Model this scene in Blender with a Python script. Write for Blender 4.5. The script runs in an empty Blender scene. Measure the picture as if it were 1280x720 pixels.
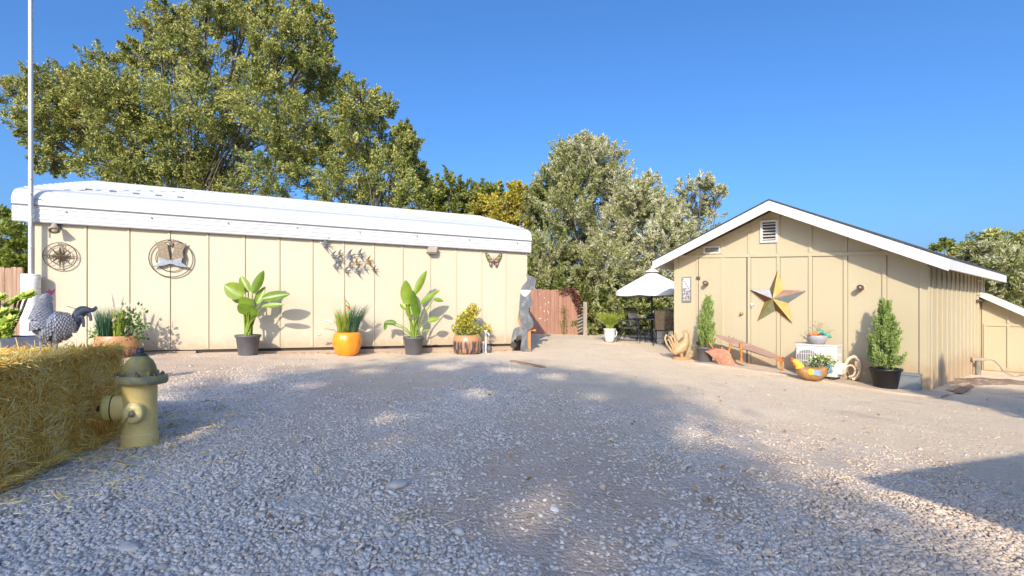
import bpy, math, random
import numpy as np
from mathutils import Vector, Matrix, noise as mnoise
random.seed(11); R = random.Random(11); rng = np.random.default_rng(11)
scene = bpy.context.scene
COL = scene.collection
F, HZ = 620.0, 386.0            # focal length and horizon of the photograph, in its pixels
CAMZ = 1.1
CAM = Vector((0, 0, CAMZ))
PI = math.pi

# ------------------------------------------------------------------ ground shape (thin plate through measured spots)
_ctl = [(-8.2,8.3,-.79),(-9.5,8,-.78),(-5,9.4,-.876),(-3.3,10.1,-.945),(-2,10.7,-.985),(-.87,11.2,-1.0),(.38,11.7,-1.02),(1.6,18,-.93),(2.9,15,-.95),
        (3.7,15,-1.02),(4.35,11.27,-1.24),(5.19,10.88,-1.20),(5.0,10.3,-1.26),(5.7,10.0,-1.27),(6.3,9.3,-1.36),(7.13,8.45,-1.41),(6.7,8.4,-1.43),(11,12,-1.44),(9,9.6,-1.46),
        (0,0,-1.1),(-2.87,3.9,-1.08),(-3.5,4.3,-1.07),(-3,2.5,-1.09),(3,3,-1.17),(5,5,-1.28),(7,6.2,-1.37),(0,6,-1.06),(-3,6.5,-.99),(3,8,-1.17),(0,9,-1.02),
        (-9,-5,-1.1),(9,-5,-1.25),(-12,15,-.85),(0,24,-.9),(12,24,-1.2),(20,12,-1.5),(-20,5,-.95),(0,-14,-1.1)]
_c = np.array(_ctl, float); _n = len(_c)
def _U(r2): return np.where(r2 > 1e-12, .5*r2*np.log(np.maximum(r2, 1e-12)), 0.0)
_K = _U(((_c[:,None,:2]-_c[None,:,:2])**2).sum(-1)) + np.eye(_n)*.6
_P = np.c_[np.ones(_n), _c[:,:2]]
_A = np.block([[_K, _P],[_P.T, np.zeros((3,3))]])
_w = np.linalg.solve(_A, np.r_[_c[:,2]+CAMZ, 0,0,0])
def gzv(x, y):
    x = np.asarray(x, float); y = np.asarray(y, float)
    r2 = (x[...,None]-_c[:,0])**2 + (y[...,None]-_c[:,1])**2
    z = (_U(r2)*_w[:_n]).sum(-1) + _w[_n] + _w[_n+1]*x + _w[_n+2]*y
    r = np.sqrt(x*x+(y-8)**2); t = np.clip((r-15)/12, 0, 1); t = t*t*(3-2*t)
    return np.clip(z, -.55, .5)*(1-t) + .0*t
def gz(x, y): return float(gzv(np.array([x]), np.array([y]))[0])

# ------------------------------------------------------------------ measuring helpers (photo spot -> place in the world)
def at(px, py, d): return Vector(((px-640)/F*d, d, CAMZ+(HZ-py)/F*d))
def gat(px, d):
    x = (px-640)/F*d
    return Vector((x, d, gz(x, d)))
CA, CU, CN = Vector((-8.2,8.47,0)), Vector((.917,.399,0)), Vector((.399,-.917,0))
SA, SU, SN = Vector((4.03,12.3,0)), Vector((.633,-.775,0)), Vector((-.775,-.633,0))
CANG, SANG = math.atan2(.399,.917), math.atan2(-.775,.633)
def wall(A, U, N, px, py=None, off=0.0):
    P = A + N*off; t = (px-640)/F
    s = (t*P.y-P.x)/(U.x-t*U.y)
    Q = P + U*s
    Q.z = gz(Q.x, Q.y) if py is None else CAMZ+(HZ-py)/F*Q.y
    return Q
def cw(px, py=None, off=0.0): return wall(CA, CU, CN, px, py, off)
def sw(px, py=None, off=0.0): return wall(SA, SU, SN, px, py, off)

# ------------------------------------------------------------------ objects
def thing(name, label, cat, loc=(0,0,0), rz=0.0, group=None, ob=None):
    o = ob or bpy.data.objects.new(name, None)
    if ob is None:
        o.empty_display_size = .1; COL.objects.link(o)
    o.location = loc; o.rotation_euler = (0,0,rz)
    o['label'] = label; o['category'] = cat
    if group: o['group'] = group
    return o
def kind(o, k, label=None):
    o['kind'] = k
    if label: o['label'] = label
    return o
def dup(root, loc, rz, label=None):
    r = root.copy(); COL.objects.link(r); r.location = loc; r.rotation_euler = (0,0,rz)
    if label: r['label'] = label
    for ch in list(root.children):
        c = ch.copy(); COL.objects.link(c); c.parent = r
        for g in list(ch.children):
            d = g.copy(); COL.objects.link(d); d.parent = c
    return r

class MB:
    def __init__(s): s.v=[]; s.f=[]; s.m=[]; s.s=[]; s.t=[]
    def add(s, vs, fs, mi=0, smooth=False, tint=.5, M=None):
        b = len(s.v)
        for v in vs:
            v = Vector(v)
            s.v.append(M @ v if M is not None else v)
        for f in fs:
            s.f.append([b+i for i in f]); s.m.append(mi); s.s.append(smooth); s.t.append(tint)
        return s
    def box(s, x0,x1,y0,y1,z0,z1, mi=0, M=None, tint=.5):
        vs=[(x0,y0,z0),(x1,y0,z0),(x1,y1,z0),(x0,y1,z0),(x0,y0,z1),(x1,y0,z1),(x1,y1,z1),(x0,y1,z1)]
        return s.add(vs,[(0,3,2,1),(4,5,6,7),(0,1,5,4),(1,2,6,5),(2,3,7,6),(3,0,4,7)],mi,False,tint,M)
    def bar(s, a, b, w, h, mi=0, up=(0,0,1), tint=.5):
        a=Vector(a); b=Vector(b); d=(b-a); L=d.length; d/=L
        u=Vector(up); sd=d.cross(u)
        if sd.length<1e-4: sd=d.cross(Vector((1,0,0)))
        sd.normalize(); u=sd.cross(d)
        M=Matrix(((d.x,sd.x,u.x,a.x),(d.y,sd.y,u.y,a.y),(d.z,sd.z,u.z,a.z),(0,0,0,1)))
        return s.box(0,L,-w/2,w/2,-h/2,h/2,mi,M,tint)
    def tube(s, pts, r, n=8, mi=0, cap=True, smooth=True, flat=1.0, tint=.5, M=None):
        pts=[Vector(p) for p in pts]; k=len(pts)
        rs=[r]*k if isinstance(r,(int,float)) else list(r)
        vs=[]; ref=None
        for i,p in enumerate(pts):
            t=(pts[min(i+1,k-1)]-pts[max(i-1,0)]).normalized()
            if ref is None:
                ref=Vector((0,1,0)) if abs(t.y)<.9 else Vector((1,0,0))
            a=(ref-t*ref.dot(t)).normalized(); ref=a; b=t.cross(a)
            for j in range(n):
                q=2*PI*j/n
                vs.append(p+a*(math.cos(q)*rs[i]*flat)+b*(math.sin(q)*rs[i]))
        fs=[(i*n+j,i*n+(j+1)%n,(i+1)*n+(j+1)%n,(i+1)*n+j) for i in range(k-1) for j in range(n)]
        s.add(vs,fs,mi,smooth,tint,M)
        if cap:
            s.add(vs[:n],[tuple(range(n-1,-1,-1))],mi,False,tint,M); s.add(vs[-n:],[tuple(range(n))],mi,False,tint,M)
        return s
    def lathe(s, prof, n=24, mi=0, smooth=True, M=None, tint=.5):
        vs=[]; k=len(prof)
        for r,z in prof:
            for j in range(n):
                q=2*PI*j/n; vs.append((r*math.cos(q),r*math.sin(q),z))
        fs=[(i*n+j,i*n+(j+1)%n,(i+1)*n+(j+1)%n,(i+1)*n+j) for i in range(k-1) for j in range(n)]
        s.add(vs,fs,mi,smooth,tint,M)
        if prof[0][0]>1e-4: s.add(vs[:n],[tuple(range(n-1,-1,-1))],mi,False,tint,M)
        if prof[-1][0]>1e-4: s.add(vs[-n:],[tuple(range(n))],mi,False,tint,M)
        return s
    def prism(s, pts, y0, y1, mi=0, M=None, tint=.5):
        n=len(pts)
        ar=sum(pts[i][0]*pts[(i+1)%n][1]-pts[(i+1)%n][0]*pts[i][1] for i in range(n))
        if ar<0: pts=pts[::-1]
        vs=[(x,y0,z) for x,z in pts]+[(x,y1,z) for x,z in pts]
        fs=[tuple(range(n)),tuple(range(2*n-1,n-1,-1))]+[(i,n+i,n+(i+1)%n,(i+1)%n) for i in range(n)]
        return s.add(vs,fs,mi,False,tint,M)
    def grid(s, P, mi=0, smooth=True, tint=.5, M=None):
        a=len(P); b=len(P[0]); vs=[p for row in P for p in row]
        return s.add(vs,[(i*b+j,i*b+j+1,(i+1)*b+j+1,(i+1)*b+j) for i in range(a-1) for j in range(b-1)],mi,smooth,tint,M)
    def ball(s, c, rx, ry=None, rz=None, mi=0, n=12, k=8, M=None, tint=.5):
        ry=ry or rx; rz=rz or rx; c=Vector(c); rows=[]
        for i in range(k+1):
            a=PI*i/k
            rows.append([c+Vector((rx*math.sin(a)*math.cos(2*PI*j/n),ry*math.sin(a)*math.sin(2*PI*j/n),-rz*math.cos(a))) for j in range(n+1)])
        return s.grid(rows,mi,True,tint,M)
    def blade(s, pts, w, mi=0, tint=.5, side=None):
        """a leaf strip along pts with widths w (list)"""
        pts=[Vector(p) for p in pts]; k=len(pts); L=[];Rr=[]
        for i,p in enumerate(pts):
            t=(pts[min(i+1,k-1)]-pts[max(i-1,0)])
            sd=Vector(side) if side is not None else t.cross(Vector((R.uniform(-1,1) if i==0 else s._sx, s._sy if i else R.uniform(-1,1),.15)))
            if i==0: s._sx=R.uniform(-1,1); s._sy=R.uniform(-1,1); sd=Vector(side) if side is not None else t.cross(Vector((s._sx,s._sy,.15)))
            sd.normalize(); L.append(p-sd*w[i]/2); Rr.append(p+sd*w[i]/2)
        return s.grid([L,Rr],mi,True,tint)
    def build(s, name, mats, parent=None, warp=None, bevel=0.0, autosmooth=False):
        if not isinstance(mats,(list,tuple)): mats=[mats]
        me=bpy.data.meshes.new(name)
        vs=[tuple(warp(v)) if warp else tuple(v) for v in s.v]
        me.from_pydata(vs,[],s.f)
        for m in mats: me.materials.append(m)
        me.polygons.foreach_set('material_index',s.m); me.polygons.foreach_set('use_smooth',s.s)
        at_=me.attributes.new('tint','FLOAT','FACE'); at_.data.foreach_set('value',s.t)
        me.update(); o=bpy.data.objects.new(name,me); COL.objects.link(o)
        if parent is not None: o.parent=parent
        if bevel:
            b=o.modifiers.new('b','BEVEL'); b.width=bevel; b.segments=2; b.limit_method='ANGLE'; b.angle_limit=.7
        return o

def cloud(name, P, D, L, W, tint, mat, parent=None, S=None, fold=True):
    """many leaves as one mesh: each a kite from P along D"""
    P=np.asarray(P,float); D=np.asarray(D,float); N=len(P)
    D=D/np.maximum(np.linalg.norm(D,axis=1,keepdims=True),1e-6)
    if S is None: S=rng.normal(size=(N,3))
    S=S-D*(S*D).sum(1,keepdims=True); S/=np.maximum(np.linalg.norm(S,axis=1,keepdims=True),1e-6)
    L=np.broadcast_to(np.asarray(L,float).reshape(-1,1),(N,1)); W=np.broadcast_to(np.asarray(W,float).reshape(-1,1),(N,1))
    V=np.stack([P,P+D*L*.45+S*W*.5,P+D*L,P+D*L*.45-S*W*.5],1).reshape(-1,3)
    return quads(name,V,tint,mat,parent)
def quads(name,V,tint,mat,parent=None,smooth=False):
    N=len(V)//4; me=bpy.data.meshes.new(name)
    me.vertices.add(4*N); me.vertices.foreach_set('co',np.ascontiguousarray(V,dtype=np.float32).ravel())
    me.loops.add(4*N); me.loops.foreach_set('vertex_index',np.arange(4*N,dtype=np.int32))
    me.polygons.add(N); me.polygons.foreach_set('loop_start',np.arange(0,4*N,4,dtype=np.int32))
    a=me.attributes.new('tint','FLOAT','FACE'); a.data.foreach_set('value',np.broadcast_to(np.asarray(tint,np.float32),(N,)).copy())
    me.materials.append(mat); me.update(calc_edges=True)
    o=bpy.data.objects.new(name,me); COL.objects.link(o)
    if parent is not None: o.parent=parent
    return o

# ------------------------------------------------------------------ materials
def _nt(name):
    m=bpy.data.materials.new(name); m.use_nodes=True; nt=m.node_tree
    return m,nt,nt.nodes['Principled BSDF'],nt.nodes['Material Output']
def nd(nt,t,**k):
    n=nt.nodes.new(t)
    for a,b in k.items():
        if a in n.inputs: n.inputs[a].default_value=b
        else: setattr(n,a,b)
    return n
def rgb(c): return (c[0],c[1],c[2],1)
def ramp(nt,src,stops):
    r=nd(nt,'ShaderNodeValToRGB'); e=r.color_ramp.elements
    while len(e)<len(stops): e.new(.5)
    for q,(p,c) in zip(e,stops): q.position=p; q.color=rgb(c) if isinstance(c,tuple) else (c,c,c,1)
    nt.links.new(src,r.inputs[0]); return r.outputs[0]
def mix(nt,fac,a,b,mode='MIX'):
    n=nd(nt,'ShaderNodeMix',data_type='RGBA',blend_type=mode)
    for s,v in ((0,fac),(6,a),(7,b)):
        if hasattr(v,'is_linked'): nt.links.new(v,n.inputs[s])
        else: n.inputs[s].default_value=v if s==0 else rgb(v)
    return n.outputs[2]
def noise_(nt,vec,scale,detail=4,rough=.55,dist=0):
    n=nd(nt,'ShaderNodeTexNoise',Scale=scale,Detail=detail,Roughness=rough,Distortion=dist)
    nt.links.new(vec,n.inputs['Vector']); return n.outputs['Fac']
def coords(nt,scale=(1,1,1),world=False):
    if world: v=nd(nt,'ShaderNodeNewGeometry').outputs['Position']
    else: v=nd(nt,'ShaderNodeTexCoord').outputs['Object']
    if scale==(1,1,1): return v
    m=nd(nt,'ShaderNodeMapping'); m.inputs['Scale'].default_value=scale; nt.links.new(v,m.inputs['Vector']); return m.outputs['Vector']
def bump(nt,bs,h,strength,dist):
    b=nd(nt,'ShaderNodeBump',Strength=strength,Distance=dist); nt.links.new(h,b.inputs['Height']); nt.links.new(b.outputs[0],bs.inputs['Normal'])
def paint(name,c,rough=.6,var=.12,scale=3,stretch=(1,1,1),c2=None,spots=.5,bmp=.15,bscale=60,bdist=.004,metal=0.0,spec=.4,fine=None):
    """weathered surface: base colour broken up by two noises (c2 shows in patches), with fine bump"""
    m,nt,bs,out=_nt(name); v=coords(nt,stretch)
    n1=noise_(nt,v,scale,5,.6); f=ramp(nt,n1,[(.3,0.0),(.7,1.0)])
    lo=tuple(x*(1-var) for x in c); hi=tuple(min(1,x*(1+var*.6)) for x in c)
    col=mix(nt,f,lo,hi)
    if c2 is not None:
        n2=noise_(nt,v,scale*2.7,6,.65); g=ramp(nt,n2,[(spots,0.0),(min(1,spots+.12),1.0)])
        col=mix(nt,g,col,c2)
    nt.links.new(col,bs.inputs['Base Color'])
    bs.inputs['Roughness'].default_value=rough; bs.inputs['Metallic'].default_value=metal; bs.inputs['Specular IOR Level'].default_value=spec
    if bmp:
        b=noise_(nt,coords(nt,stretch),bscale,3,.6); bump(nt,bs,b,bmp,bdist)
    return m
def wall_paint(name,c,c2,splash):
    """old exterior paint: faint vertical streaks, faded patches, mud splashed up from the ground"""
    m,nt,bs,out=_nt(name); v=coords(nt); st=noise_(nt,coords(nt,(9,9,.5)),1.0,5,.6); big=noise_(nt,v,.7,4)
    col=mix(nt,ramp(nt,big,[(.35,0.0),(.68,1.0)]),c,c2)
    col=mix(nt,ramp(nt,st,[(.5,0.0),(.78,.35)]),col,tuple(x*.87 for x in c))
    x=nd(nt,'ShaderNodeSeparateXYZ'); nt.links.new(v,x.inputs[0]); n=noise_(nt,v,6,6,.7)
    mth=lambda op,a,b: nd_math(nt,op,a,b)
    h=mth('ADD',x.outputs['Z'],mth('MULTIPLY',mth('SUBTRACT',n,.5),.55)); col=mix(nt,ramp(nt,h,[(.0,.75),(.10,.35),(.26,0.0)]),col,splash)
    sp=ramp(nt,noise_(nt,v,26,3,.7),[(.68,0.0),(.74,.5)]); col=mix(nt,sp,col,tuple(q*.72 for q in c))
    nt.links.new(col,bs.inputs['Base Color']); bs.inputs['Roughness'].default_value=.65; bs.inputs['Specular IOR Level'].default_value=.2
    g=mth('ADD',mth('MULTIPLY',noise_(nt,coords(nt,(70,70,4)),1.0,4,.6),.8),mth('MULTIPLY',noise_(nt,v,3,3),2.0)); bump(nt,bs,g,.22,.004); return m
def nd_math(nt,op,a,b):
    n=nd(nt,'ShaderNodeMath',operation=op)
    for i,q in enumerate((a,b)):
        if hasattr(q,'is_linked'): nt.links.new(q,n.inputs[i])
        else: n.inputs[i].default_value=q
    return n.outputs[0]
def tinted(name,cols,rough=.6,trans=0.0,spec=.3,tcol=None,scale=0):
    """per-face 'tint' picks from a ramp of colours: leaves, straw, pebbles"""
    m,nt,bs,out=_nt(name); a=nd(nt,'ShaderNodeAttribute',attribute_name='tint')
    k=len(cols); col=ramp(nt,a.outputs['Fac'],[(i/(k-1),c) for i,c in enumerate(cols)])
    if scale:
        n=noise_(nt,coords(nt),scale,4); col=mix(nt,.6,col,ramp(nt,n,[(.25,.35),(.75,1.0)]),'MULTIPLY')
    nt.links.new(col,bs.inputs['Base Color']); bs.inputs['Roughness'].default_value=rough; bs.inputs['Specular IOR Level'].default_value=spec
    if trans:
        t=nd(nt,'ShaderNodeBsdfTranslucent'); nt.links.new(col,t.inputs['Color'])
        mx=nd(nt,'ShaderNodeMixShader'); mx.inputs[0].default_value=trans
        nt.links.new(bs.outputs[0],mx.inputs[1]); nt.links.new(t.outputs[0],mx.inputs[2]); nt.links.new(mx.outputs[0],out.inputs['Surface'])
    return m
EXPOSURE=1.4
# ------------------------------------------------------------------ light, sky, camera
SUN_EL, SUN_AZ = math.radians(28), math.radians(10)      # the sun stands behind the camera, a little to the left
LDIR = Vector((math.sin(SUN_AZ)*math.cos(SUN_EL), math.cos(SUN_AZ)*math.cos(SUN_EL), -math.sin(SUN_EL)))
w = bpy.data.worlds.new('World'); scene.world = w; w.use_nodes = True
_bg = w.node_tree.nodes['Background']; _sky = w.node_tree.nodes.new('ShaderNodeTexSky')
_sky.sky_type='NISHITA'; _sky.sun_disc=False; _sky.sun_elevation=SUN_EL; _sky.sun_rotation=math.radians(190)
_sky.altitude=300; _sky.air_density=1.0; _sky.dust_density=5.0; _sky.ozone_density=9.0
_hs=w.node_tree.nodes.new('ShaderNodeHueSaturation'); _hs.inputs['Saturation'].default_value=1.07; w.node_tree.links.new(_sky.outputs[0],_hs.inputs['Color']); w.node_tree.links.new(_hs.outputs[0],_bg.inputs['Color']); _bg.inputs['Strength'].default_value=.10
_sl=bpy.data.lights.new('sun','SUN'); _sl.energy=2.2; _sl.angle=math.radians(.55); _sl.color=(1,.885,.70)
_so=bpy.data.objects.new('sun',_sl); COL.objects.link(_so); _so.rotation_euler=LDIR.to_track_quat('-Z','Y').to_euler(); _so.location=(-8,-30,20)
_cd=bpy.data.cameras.new('camera'); _co=bpy.data.objects.new('camera',_cd); COL.objects.link(_co)
_co.location=CAM; _co.rotation_euler=(PI/2,0,0); _cd.sensor_width=36; _cd.lens=F/1280*36; _cd.shift_y=(HZ-360)/1280; _cd.clip_end=3000; _cd.clip_start=.05
scene.camera=_co
scene.view_settings.view_transform='Standard'; scene.view_settings.look='None'; scene.view_settings.exposure=EXPOSURE; scene.view_settings.gamma=1
scene.view_settings.use_curve_mapping=False
scene.cycles.use_denoising=True; scene.cycles.max_bounces=8; scene.cycles.diffuse_bounces=5; scene.cycles.transparent_max_bounces=4

# ------------------------------------------------------------------ ground
def dirt_at(x, y):
    """0 = deep gravel, 1 = bare packed dirt (tyre lanes and wash patches)"""
    n = mnoise.fractal(Vector((x*.55+3.1, y*.4-1.7, .3)), 1.0, 2.0, 4)*.9
    lane = math.exp(-((x-(.35+.10*(y-3)))/.75)**2)*(1 if y<7 else max(0,1-(y-7)/3))
    lane2 = math.exp(-((y-(4.35+.22*x))/.30)**2)*(.8 if x<-.3 else .2)
    back = min(1, max(0,(y-6.3)/2.5))
    right = min(1,max(0,(x-.8)/.8))*min(1,max(0,(y-2.5)/1.0))*.62
    return max(0.0, min(1.0, .22+n+right+lane*.6+lane2*.45+back*.55-.35*math.exp(-((x-2.6)/.9)**2-((y-2.6)/1.4)**2)))
def ground_material():
    m,nt,bs,out=_nt('gravel yard'); v=coords(nt,world=True)
    at_=nd(nt,'ShaderNodeAttribute',attribute_name='dirt')
    big=noise_(nt,v,.35,4); mid=noise_(nt,v,2.2,5,.65); fine=noise_(nt,v,40,4,.7); grain=noise_(nt,v,160,2,.7)
    vo=nd(nt,'ShaderNodeTexVoronoi',Scale=30.0,Randomness=1.0); nt.links.new(v,vo.inputs['Vector'])
    vo2=nd(nt,'ShaderNodeTexVoronoi',Scale=62.0,Randomness=1.0); nt.links.new(v,vo2.inputs['Vector'])
    sep=nd(nt,'ShaderNodeSeparateColor'); nt.links.new(vo.outputs['Color'],sep.inputs[0])
    sep2=nd(nt,'ShaderNodeSeparateColor'); nt.links.new(vo2.outputs['Color'],sep2.inputs[0])
    stone=ramp(nt,sep.outputs[0],[(0,(.34,.295,.255)),(.35,(.52,.465,.41)),(.7,(.63,.57,.505)),(1,(.74,.675,.60))])
    stone2=ramp(nt,sep2.outputs[1],[(0,(.44,.365,.30)),(.5,(.63,.53,.43)),(1,(.75,.66,.56))])
    sy=nd(nt,'ShaderNodeSeparateXYZ'); nt.links.new(v,sy.inputs[0]); bk=ramp(nt,nd_math(nt,'ADD',nd_math(nt,'MULTIPLY',sy.outputs['Y'],.11),nd_math(nt,'MULTIPLY',sy.outputs['X'],.09)),[(.45,0.0),(.85,1.0)])
    brown=mix(nt,ramp(nt,mid,[(.35,0.0),(.65,1.0)]),(.50,.345,.245),(.60,.455,.335))
    tan=mix(nt,ramp(nt,mid,[(.35,0.0),(.65,1.0)]),(.71,.545,.365),(.79,.65,.455))
    warm=mix(nt,bk,brown,tan)
    dirt=mix(nt,.30,warm,stone2)
    f=ramp(nt,at_.outputs['Fac'],[(.2,0.0),(.75,1.0)])
    col=mix(nt,f,mix(nt,.35,stone,stone2),dirt)
    stain=ramp(nt,noise_(nt,v,.8,5,.6,.4),[(.58,0.0),(.72,1.0)])
    col=mix(nt,nd_math(nt,'MULTIPLY',stain,.45),col,(.30,.215,.17))
    far=nd(nt,'ShaderNodeAttribute',attribute_name='far')
    col=mix(nt,far.outputs['Fac'],col,(.30,.25,.12))
    nt.links.new(col,bs.inputs['Base Color']); bs.inputs['Roughness'].default_value=.9; bs.inputs['Specular IOR Level'].default_value=.15
    h=nd_math(nt,'ADD',nd_math(nt,'MULTIPLY',vo.outputs['Distance'],-.55),nd_math(nt,'MULTIPLY',vo2.outputs['Distance'],-.35))
    h=nd_math(nt,'ADD',h,nd_math(nt,'MULTIPLY',fine,.5)); h=nd_math(nt,'ADD',h,nd_math(nt,'MULTIPLY',grain,.15))
    bump(nt,bs,h,.9,.02)
    return m
def build_ground():
    n=260; t=np.linspace(-1,1,n); g=np.sinh(t*5.6)/np.sinh(5.6)*900
    X,Y=np.meshgrid(g,g+4.0,indexing='ij'); Z=gzv(X.ravel(),Y.ravel()).reshape(X.shape)
    rr=np.sqrt(X**2+(Y-5)**2)
    for i in range(n):
        for j in range(n):
            if rr[i,j]<16:
                x,y=X[i,j],Y[i,j]
                Z[i,j]+=.020*mnoise.fractal(Vector((x*.9,y*.9,0)),1.0,2.0,4)+.012*mnoise.noise(Vector((x*4,y*4,3)))
    me=bpy.data.meshes.new('ground'); idx=np.arange(n*n).reshape(n,n)
    f=np.stack([idx[:-1,:-1],idx[1:,:-1],idx[1:,1:],idx[:-1,1:]],-1).reshape(-1,4)
    me.from_pydata(np.stack([X,Y,Z],-1).reshape(-1,3).tolist(),[],f.tolist())
    a=me.attributes.new('dirt','FLOAT','POINT'); b=me.attributes.new('far','FLOAT','POINT')
    a.data.foreach_set('value',[dirt_at(x,y) if r<20 else .6 for x,y,r in zip(X.ravel(),Y.ravel(),rr.ravel())])
    b.data.foreach_set('value',np.clip((rr.ravel()-16)/8,0,1))
    me.polygons.foreach_set('use_smooth',[True]*len(f)); me.materials.append(ground_material()); me.update()
    o=bpy.data.objects.new('ground',me); COL.objects.link(o); kind(o,'structure','gravel and packed dirt yard')
build_ground()

def build_stones():
    phi=(1+5**.5)/2
    iv=np.array([(-1,phi,0),(1,phi,0),(-1,-phi,0),(1,-phi,0),(0,-1,phi),(0,1,phi),(0,-1,-phi),(0,1,-phi),(phi,0,-1),(phi,0,1),(-phi,0,-1),(-phi,0,1)])/1.9
    it=np.array([(0,11,5),(0,5,1),(0,1,7),(0,7,10),(0,10,11),(1,5,9),(5,11,4),(11,10,2),(10,7,6),(7,1,8),(3,9,4),(3,4,2),(3,2,6),(3,6,8),(3,8,9),(4,9,5),(2,4,11),(6,2,10),(8,6,7),(9,8,1)])
    pts=[]
    tries=170000
    for k in range(tries):
        d=1.55+7.6*R.random()**2.3; x=(R.uniform(-1.12,1.12))*d
        den=1-dirt_at(x,d)
        den=max(.08,min(1,den*1.25))*(1 if d<6 else max(.25,1-(d-6)*.3))
        if R.random()<den: pts.append((x,d))
    N=len(pts); P=np.array(pts); 
    wz=np.clip((P[:,0]-.8)/1.0,0,1)*np.clip((P[:,1]-2.6)/1.5,0,1); s=(.0068+.0085*rng.random(N)**2)*(1-.38*wz)+(rng.random(N)<.008)*.016*rng.random(N)
    V=iv[None]*(1+.35*(rng.random((N,12,1))-.5))*s[:,None,None]*np.stack([.8+.7*rng.random(N),.8+.5*rng.random(N),.45+.3*rng.random(N)],-1)[:,None,:]
    a=rng.random(N)*2*PI; ca,sa=np.cos(a),np.sin(a)
    V=np.stack([V[...,0]*ca[:,None]-V[...,1]*sa[:,None],V[...,0]*sa[:,None]+V[...,1]*ca[:,None],V[...,2]],-1)
    tl=rng.normal(size=(N,2))*.35; V[...,2]+=V[...,0]*tl[:,:1]+V[...,1]*tl[:,1:]
    z=gzv(P[:,0],P[:,1])+np.array([.020*mnoise.fractal(Vector((x*.9,y*.9,0)),1.0,2.0,4)+.012*mnoise.noise(Vector((x*4,y*4,3))) for x,y in pts])
    V+=np.stack([P[:,0],P[:,1],z+s*.22],-1)[:,None,:]
    T=(it[None]+12*np.arange(N)[:,None,None]).reshape(-1)
    me=bpy.data.meshes.new('gravel'); me.vertices.add(12*N); me.vertices.foreach_set('co',V.astype(np.float32).ravel())
    me.loops.add(len(T)); me.loops.foreach_set('vertex_index',T.astype(np.int32)); me.polygons.add(20*N); me.polygons.foreach_set('loop_start',np.arange(0,60*N,3,dtype=np.int32))
    at_=me.attributes.new('tint','FLOAT','FACE')
    warm=np.clip((P[:,0]-.8)/1.2,0,1)*.8+np.clip((P[:,1]-5)/2,0,1)*.5; tn=np.where(rng.random(N)<.12+warm,.78+.09*rng.normal(size=N),.25+.09*rng.normal(size=N)); tn=np.clip(tn,0,1); at_.data.foreach_set('value',np.repeat(tn,20).astype(np.float32))
    me.materials.append(tinted('crushed stone',[(.34,.295,.255),(.53,.475,.415),(.68,.61,.54),(.48,.37,.28),(.60,.48,.37),(.70,.585,.465)],.85,0,.2)); me.update(calc_edges=True)
    o=bpy.data.objects.new('gravel',me); COL.objects.link(o); kind(o,'stuff','loose crushed grey gravel covering the yard')
build_stones()
for px,d,sz,lb in ((497,3.05,.052,'fist sized pale rock lying in the gravel at the front of the yard'),(163,2.25,.05,'flat grey stone in the gravel in front of the hay bale'),
                   (693,2.72,.03,'small white stone lying in the shaded gravel'),(838,2.35,.035,'small tan stone on the bare dirt lane')):
    p=gat(px,d); mb=MB(); mb.ball((0,0,sz*.25),sz*1.25,sz*.9,sz*.55,n=10,k=7)
    mb.v=[v*(1+.28*mnoise.noise(v*(9/ max(sz*10,.3)) +Vector((px,0,0)))) for v in mb.v]
    o=mb.build('rock',paint('rock pale',(.50,.455,.40) if sz!=.03 else (.66,.63,.59),.9,.2,20,bmp=.5,bscale=90)); thing('rock',lb,'rock',p,px,ob=o)

# ------------------------------------------------------------------ shared materials
M={}
M['cream']=wall_paint('cream siding',(.52,.465,.355),(.50,.44,.325),(.40,.30,.20))
M['cream_dark']=paint('cream batten',(.51,.44,.315),.62,.06,2,(1,1,.3),bmp=.1,spec=.25)
M['shed']=wall_paint('shed siding',(.49,.42,.285),(.47,.40,.265),(.42,.30,.19))
M['white_metal']=paint('white sheet steel',(.53,.54,.56),.35,.06,.8,(.3,2,2),c2=(.47,.47,.46),spots=.60,bmp=.10,bscale=6,bdist=.012)
M['white']=paint('white trim paint',(.64,.63,.615),.55,.05,4,bmp=.1)
M['seam_shade']=paint('grey seam shade',(.30,.30,.31),.6,.1)
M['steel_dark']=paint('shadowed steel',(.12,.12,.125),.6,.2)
M['dark']=paint('dark gap',(.05,.042,.035),.8,.2)
M['wood_old']=paint('old timber',(.30,.20,.13),.8,.3,3,(1,6,6),bmp=.4,bscale=30)
M['shingle']=paint('dark shingle',(.06,.06,.065),.85,.3,8,bmp=.6,bscale=40)
M['black']=paint('black plastic',(.018,.018,.02),.45,.2,5,bmp=.1)
M['iron']=paint('weathered iron',(.16,.12,.09),.55,.25,20,bmp=.2,metal=.5)
M['glass']=paint('dusty pane',(.22,.21,.19),.15,.3,3,bmp=0,spec=.6)
M['soil']=paint('potting soil',(.05,.035,.025),.95,.4,40,bmp=.8)
M['bark']=paint('grey bark',(.13,.105,.085),.9,.3,6,(1,1,.3),bmp=.7,bscale=25,bdist=.02)

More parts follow.
